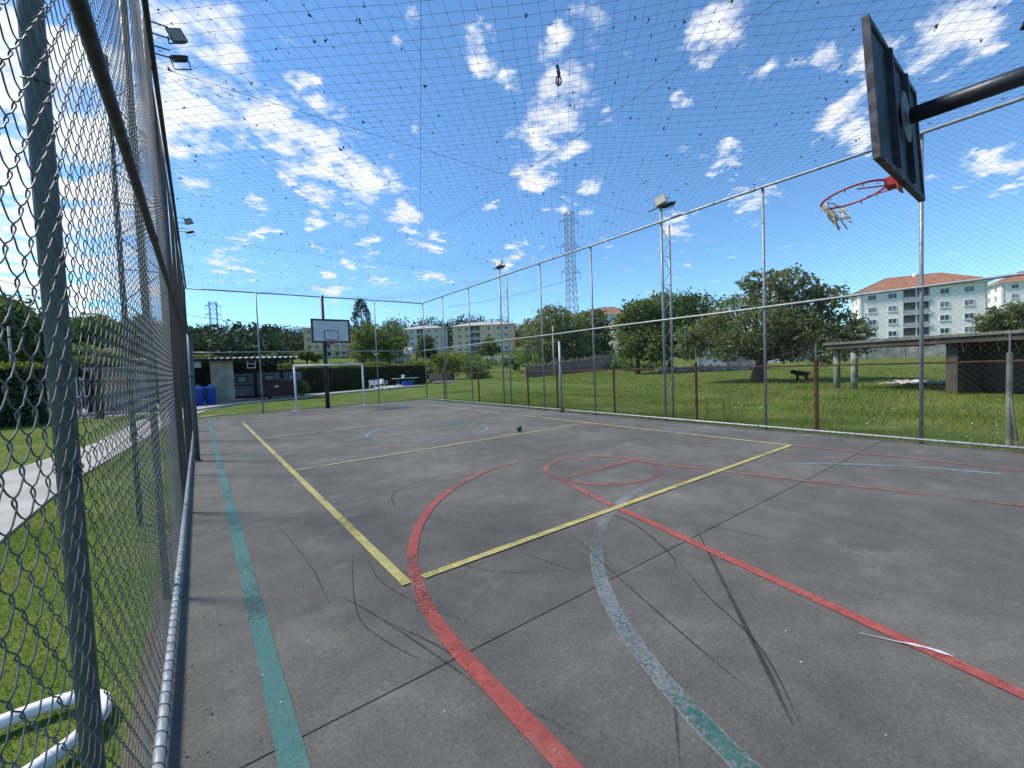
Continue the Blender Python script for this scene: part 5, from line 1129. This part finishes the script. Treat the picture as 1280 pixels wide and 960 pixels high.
for i, x in enumerate((15.75, 16.25)):
    t = thing('plastic_crate', ('blue plastic crate under the patio table, on the white bucket side', 'blue plastic crate under the patio table, on the hedge corner side')[i], 'crate', (x, 38.15, ZP), 0, 'blue crates under the patio table'); mb = MB()
    for s in (-1, 1): mb.box((s*.22, 0, .21), (.025, .40, .42)); mb.box((0, s*.2, .21), (.414, .025, .42))
    mb.box((0, 0, .03), (.41, .37, .03)); mb.build('body', 'blue_plastic', t)
    mb = MB()
    for s in (-1, 1): mb.box((s*.236, 0, .41), (.04, .46, .03)); mb.box((0, s*.216, .41), (.428, .04, .03))
    mb.build('rim', 'blue_plastic', t)
def chair(x, y, rz, label):
    t = thing('plastic_chair', label, 'chair', (x, y, GZ+.034), rz, 'white plastic chairs by the patio')
    mb = MB(); mb.box((0, 0, .43), (.46, .44, .03)); mb.build('seat', 'white_plastic', t)
    mb = MB(); mb.add([(-.2, .2, .45), (.2, .2, .45), (.24, .30, .86), (-.24, .30, .86), (-.2, .225, .45), (.2, .225, .45), (.24, .325, .86), (-.24, .325, .86)], [(0, 1, 2, 3), (7, 6, 5, 4), (0, 4, 5, 1), (1, 5, 6, 2), (2, 6, 7, 3), (3, 7, 4, 0)]); mb.build('backrest', 'white_plastic', t)
    for sx in (-1, 1):
        for sy in (-1, 1): mb = MB(); mb.tube([(sx*.24, sy*.22, 0), (sx*.2, sy*.19, .43)], .022, 6); mb.build('leg', 'white_plastic', t)
        mb = MB(); mb.tube([(sx*.23, -.2, .43), (sx*.25, -.18, .64), (sx*.25, .22, .66)], .018, 6); mb.build('armrest', 'white_plastic', t)
chair(12.35, 37.4, 2.7, 'white plastic chair with broad back turned to the court'); chair(12.95, 37.8, -.4, 'white plastic chair beside the broad-backed one'); chair(14.6, 40.6, .4, 'white plastic chair at the hedge side of the patio'); chair(13.9, 40.2, -1.2, 'white plastic chair turned sideways at the hedge')

# ------------------------------------------------------------------ grass and flowers
def blades(n, fx, fy, hmin, hmax, w, seed, fz=None):
    r = np.random.default_rng(seed); x, y = fx(r, n), fy(r, n)
    h = r.uniform(hmin, hmax, n); a = r.uniform(0, 6.283, n); l = r.uniform(.1, .7, n)*h; b = r.uniform(0, 6.283, n)
    z = np.full(n, GZ-.005) if fz is None else fz(x, y)
    ww = w*r.uniform(.6, 1.4, n)
    V = np.stack([np.stack([x-np.cos(a)*ww, y-np.sin(a)*ww, z], -1), np.stack([x+np.cos(a)*ww, y+np.sin(a)*ww, z], -1), np.stack([x+np.cos(b)*l, y+np.sin(b)*l, z+h], -1)], 1)
    return V
def keepl(V):
    c = V[:, 0]; x, y = c[:, 0], c[:, 1]; lo = np.interp(y, [-1, 3, 9.3, 14.9, 18.8, 25.4], [-1.42, -1.62, -1.72, -1.26, -.95, .2]); hi = np.interp(y, [-1, 5, 11.35, 15.06, 21.8, 27], [-2.75, -3.0, -2.9, -2.21, -2.0, -1.2])
    return V[((x > lo+.03) | (x < hi-.03)) & (x < -.31+.012*np.sin(y*9)+.012*np.sin(y*3.7))]
VL = np.concatenate([keepl(blades(70000, lambda r, n: -.29-r.power(1.3, n)*1.6, lambda r, n: .6+13*r.power(.75, n), .018, .05, .0028, 1)), keepl(blades(50000, lambda r, n: -1-8*r.random(n), lambda r, n: 5+20*r.random(n), .02, .06, .005, 2))])
VB = blades(22000, lambda r, n: -.2+11*r.random(n), lambda r, n: 19.95+15*r.random(n)**1.3, .02, .06, .007, 3)
lim = np.interp(VB[:, 0, 0], [-.3, 1.41, 3.13, 7, 10.76, 13.9], [25.2, 28.2, 29.74, 32.78, 34.68, 35.4])-.15; VB = VB[VB[:, 0, 1] < lim]
def fzr(x, y): return np.array([T(a, b) for a, b in zip(x, y)])-.01
VR = [blades(60000, lambda r, n: 9.55+6*r.random(n)**1.5, lambda r, n: -3+22*r.random(n), .04, .13, .005, 4), blades(60000, lambda r, n: 13+13*r.random(n), lambda r, n: -4+30*r.random(n), .05, .16, .009, 5), blades(30000, lambda r, n: 22+20*r.random(n), lambda r, n: 2+34*r.random(n), .06, .18, .016, 6, fzr), blades(9000, lambda r, n: 9.38+.2*r.random(n), lambda r, n: -3+22.8*r.random(n), .04, .15, .004, 8)]
VR[0] = VR[0][~((VR[0][:, 0, 0] > 20.4) & (VR[0][:, 0, 1] < 5))]
def shedcut(V): c = V[:, 0]; d = c[:, :2]-SO; u, v = d @ SU, d @ SV; return V[~((u > 4.3) & (v > 0) & (v < 6))]
VR = [shedcut(v) for v in VR]
def patchy(V, seed, th):
    c = V[:, 0]; x, y = c[:, 0], c[:, 1]; f = np.sin(x*1.1+seed)*np.sin(y*.8+1.3*seed)+.6*np.sin(x*2.7+y*1.9+seed)*np.sin(y*2.3-x*.7)+np.random.default_rng(seed).normal(0, .35, len(x))
    return V[f > th]
VL = patchy(VL, 3, -.75); VR = [patchy(v, 5, -.6) for v in VR]
for nm, Vs, lb in (('lawn_grass', VL, 'short mown grass on the lawn beside the footpath'), ('strip_grass', VB, 'short grass strip between the court and the far walkway'), ('field_grass', np.concatenate(VR), 'longer rough grass of the open field')):
    V = Vs.reshape(-1, 3); o = link(nm, npmesh(nm, V, np.arange(len(V)).reshape(-1, 3)), 'grass_blade'); tag(o, lb, 'grass', kind='stuff')
r = np.random.default_rng(15); n = 900; x = 9.8+9*r.random(n)**1.4; y = -2+14*r.random(n); k = (np.sin(x*1.3)*np.sin(y*.9+1)+r.normal(0, .4, n)) > .1; x, y = x[k], y[k]
V, F = leafquads(np.stack([x, y, GZ+r.uniform(.08, .15, len(x))], -1), .017, 3, .8); o = link('clover_flowers', npmesh('clover_flowers', V, F), 'flower'); tag(o, 'white clover flowers dotted through the field grass', 'flowers', kind='stuff')
# wild stalks in the field
rr = random.Random(12)
for i, (px_q, py_q, wl) in enumerate(((933, 502, 'tall dry weed stalk beneath the spreading tree'), (884, 523, 'short dry weed stalk just outside the court fence by a rusty post'), (905, 522, 'short dry weed stalk in the open grass beyond the old fence'), (1010, 515, 'short dry weed stalk close to the stout rusty post'))):
    p = gr((px_q, py_q), GZ); t = thing('dry_weed', wl, 'weed', (p[0], p[1], GZ), 0, 'dry weeds in the field'); mb = MB(); h_ = .55 if i else .95
    mb.tube([(0, 0, -.05), (.02, .01, h_*.5), (-.01, .03, h_)], [.012, .009, .004], 5); mb.build('stalk', 'rust_light', t); mb = MB()
    for k in range(5): z = h_*(.4+.12*k); a = rr.uniform(0, 6.3); mb.tube([(0, .01, z), (.12*math.cos(a), .12*math.sin(a), z+.12)], [.006, .002], 4)
    mb.build('twigs', 'rust_light', t)
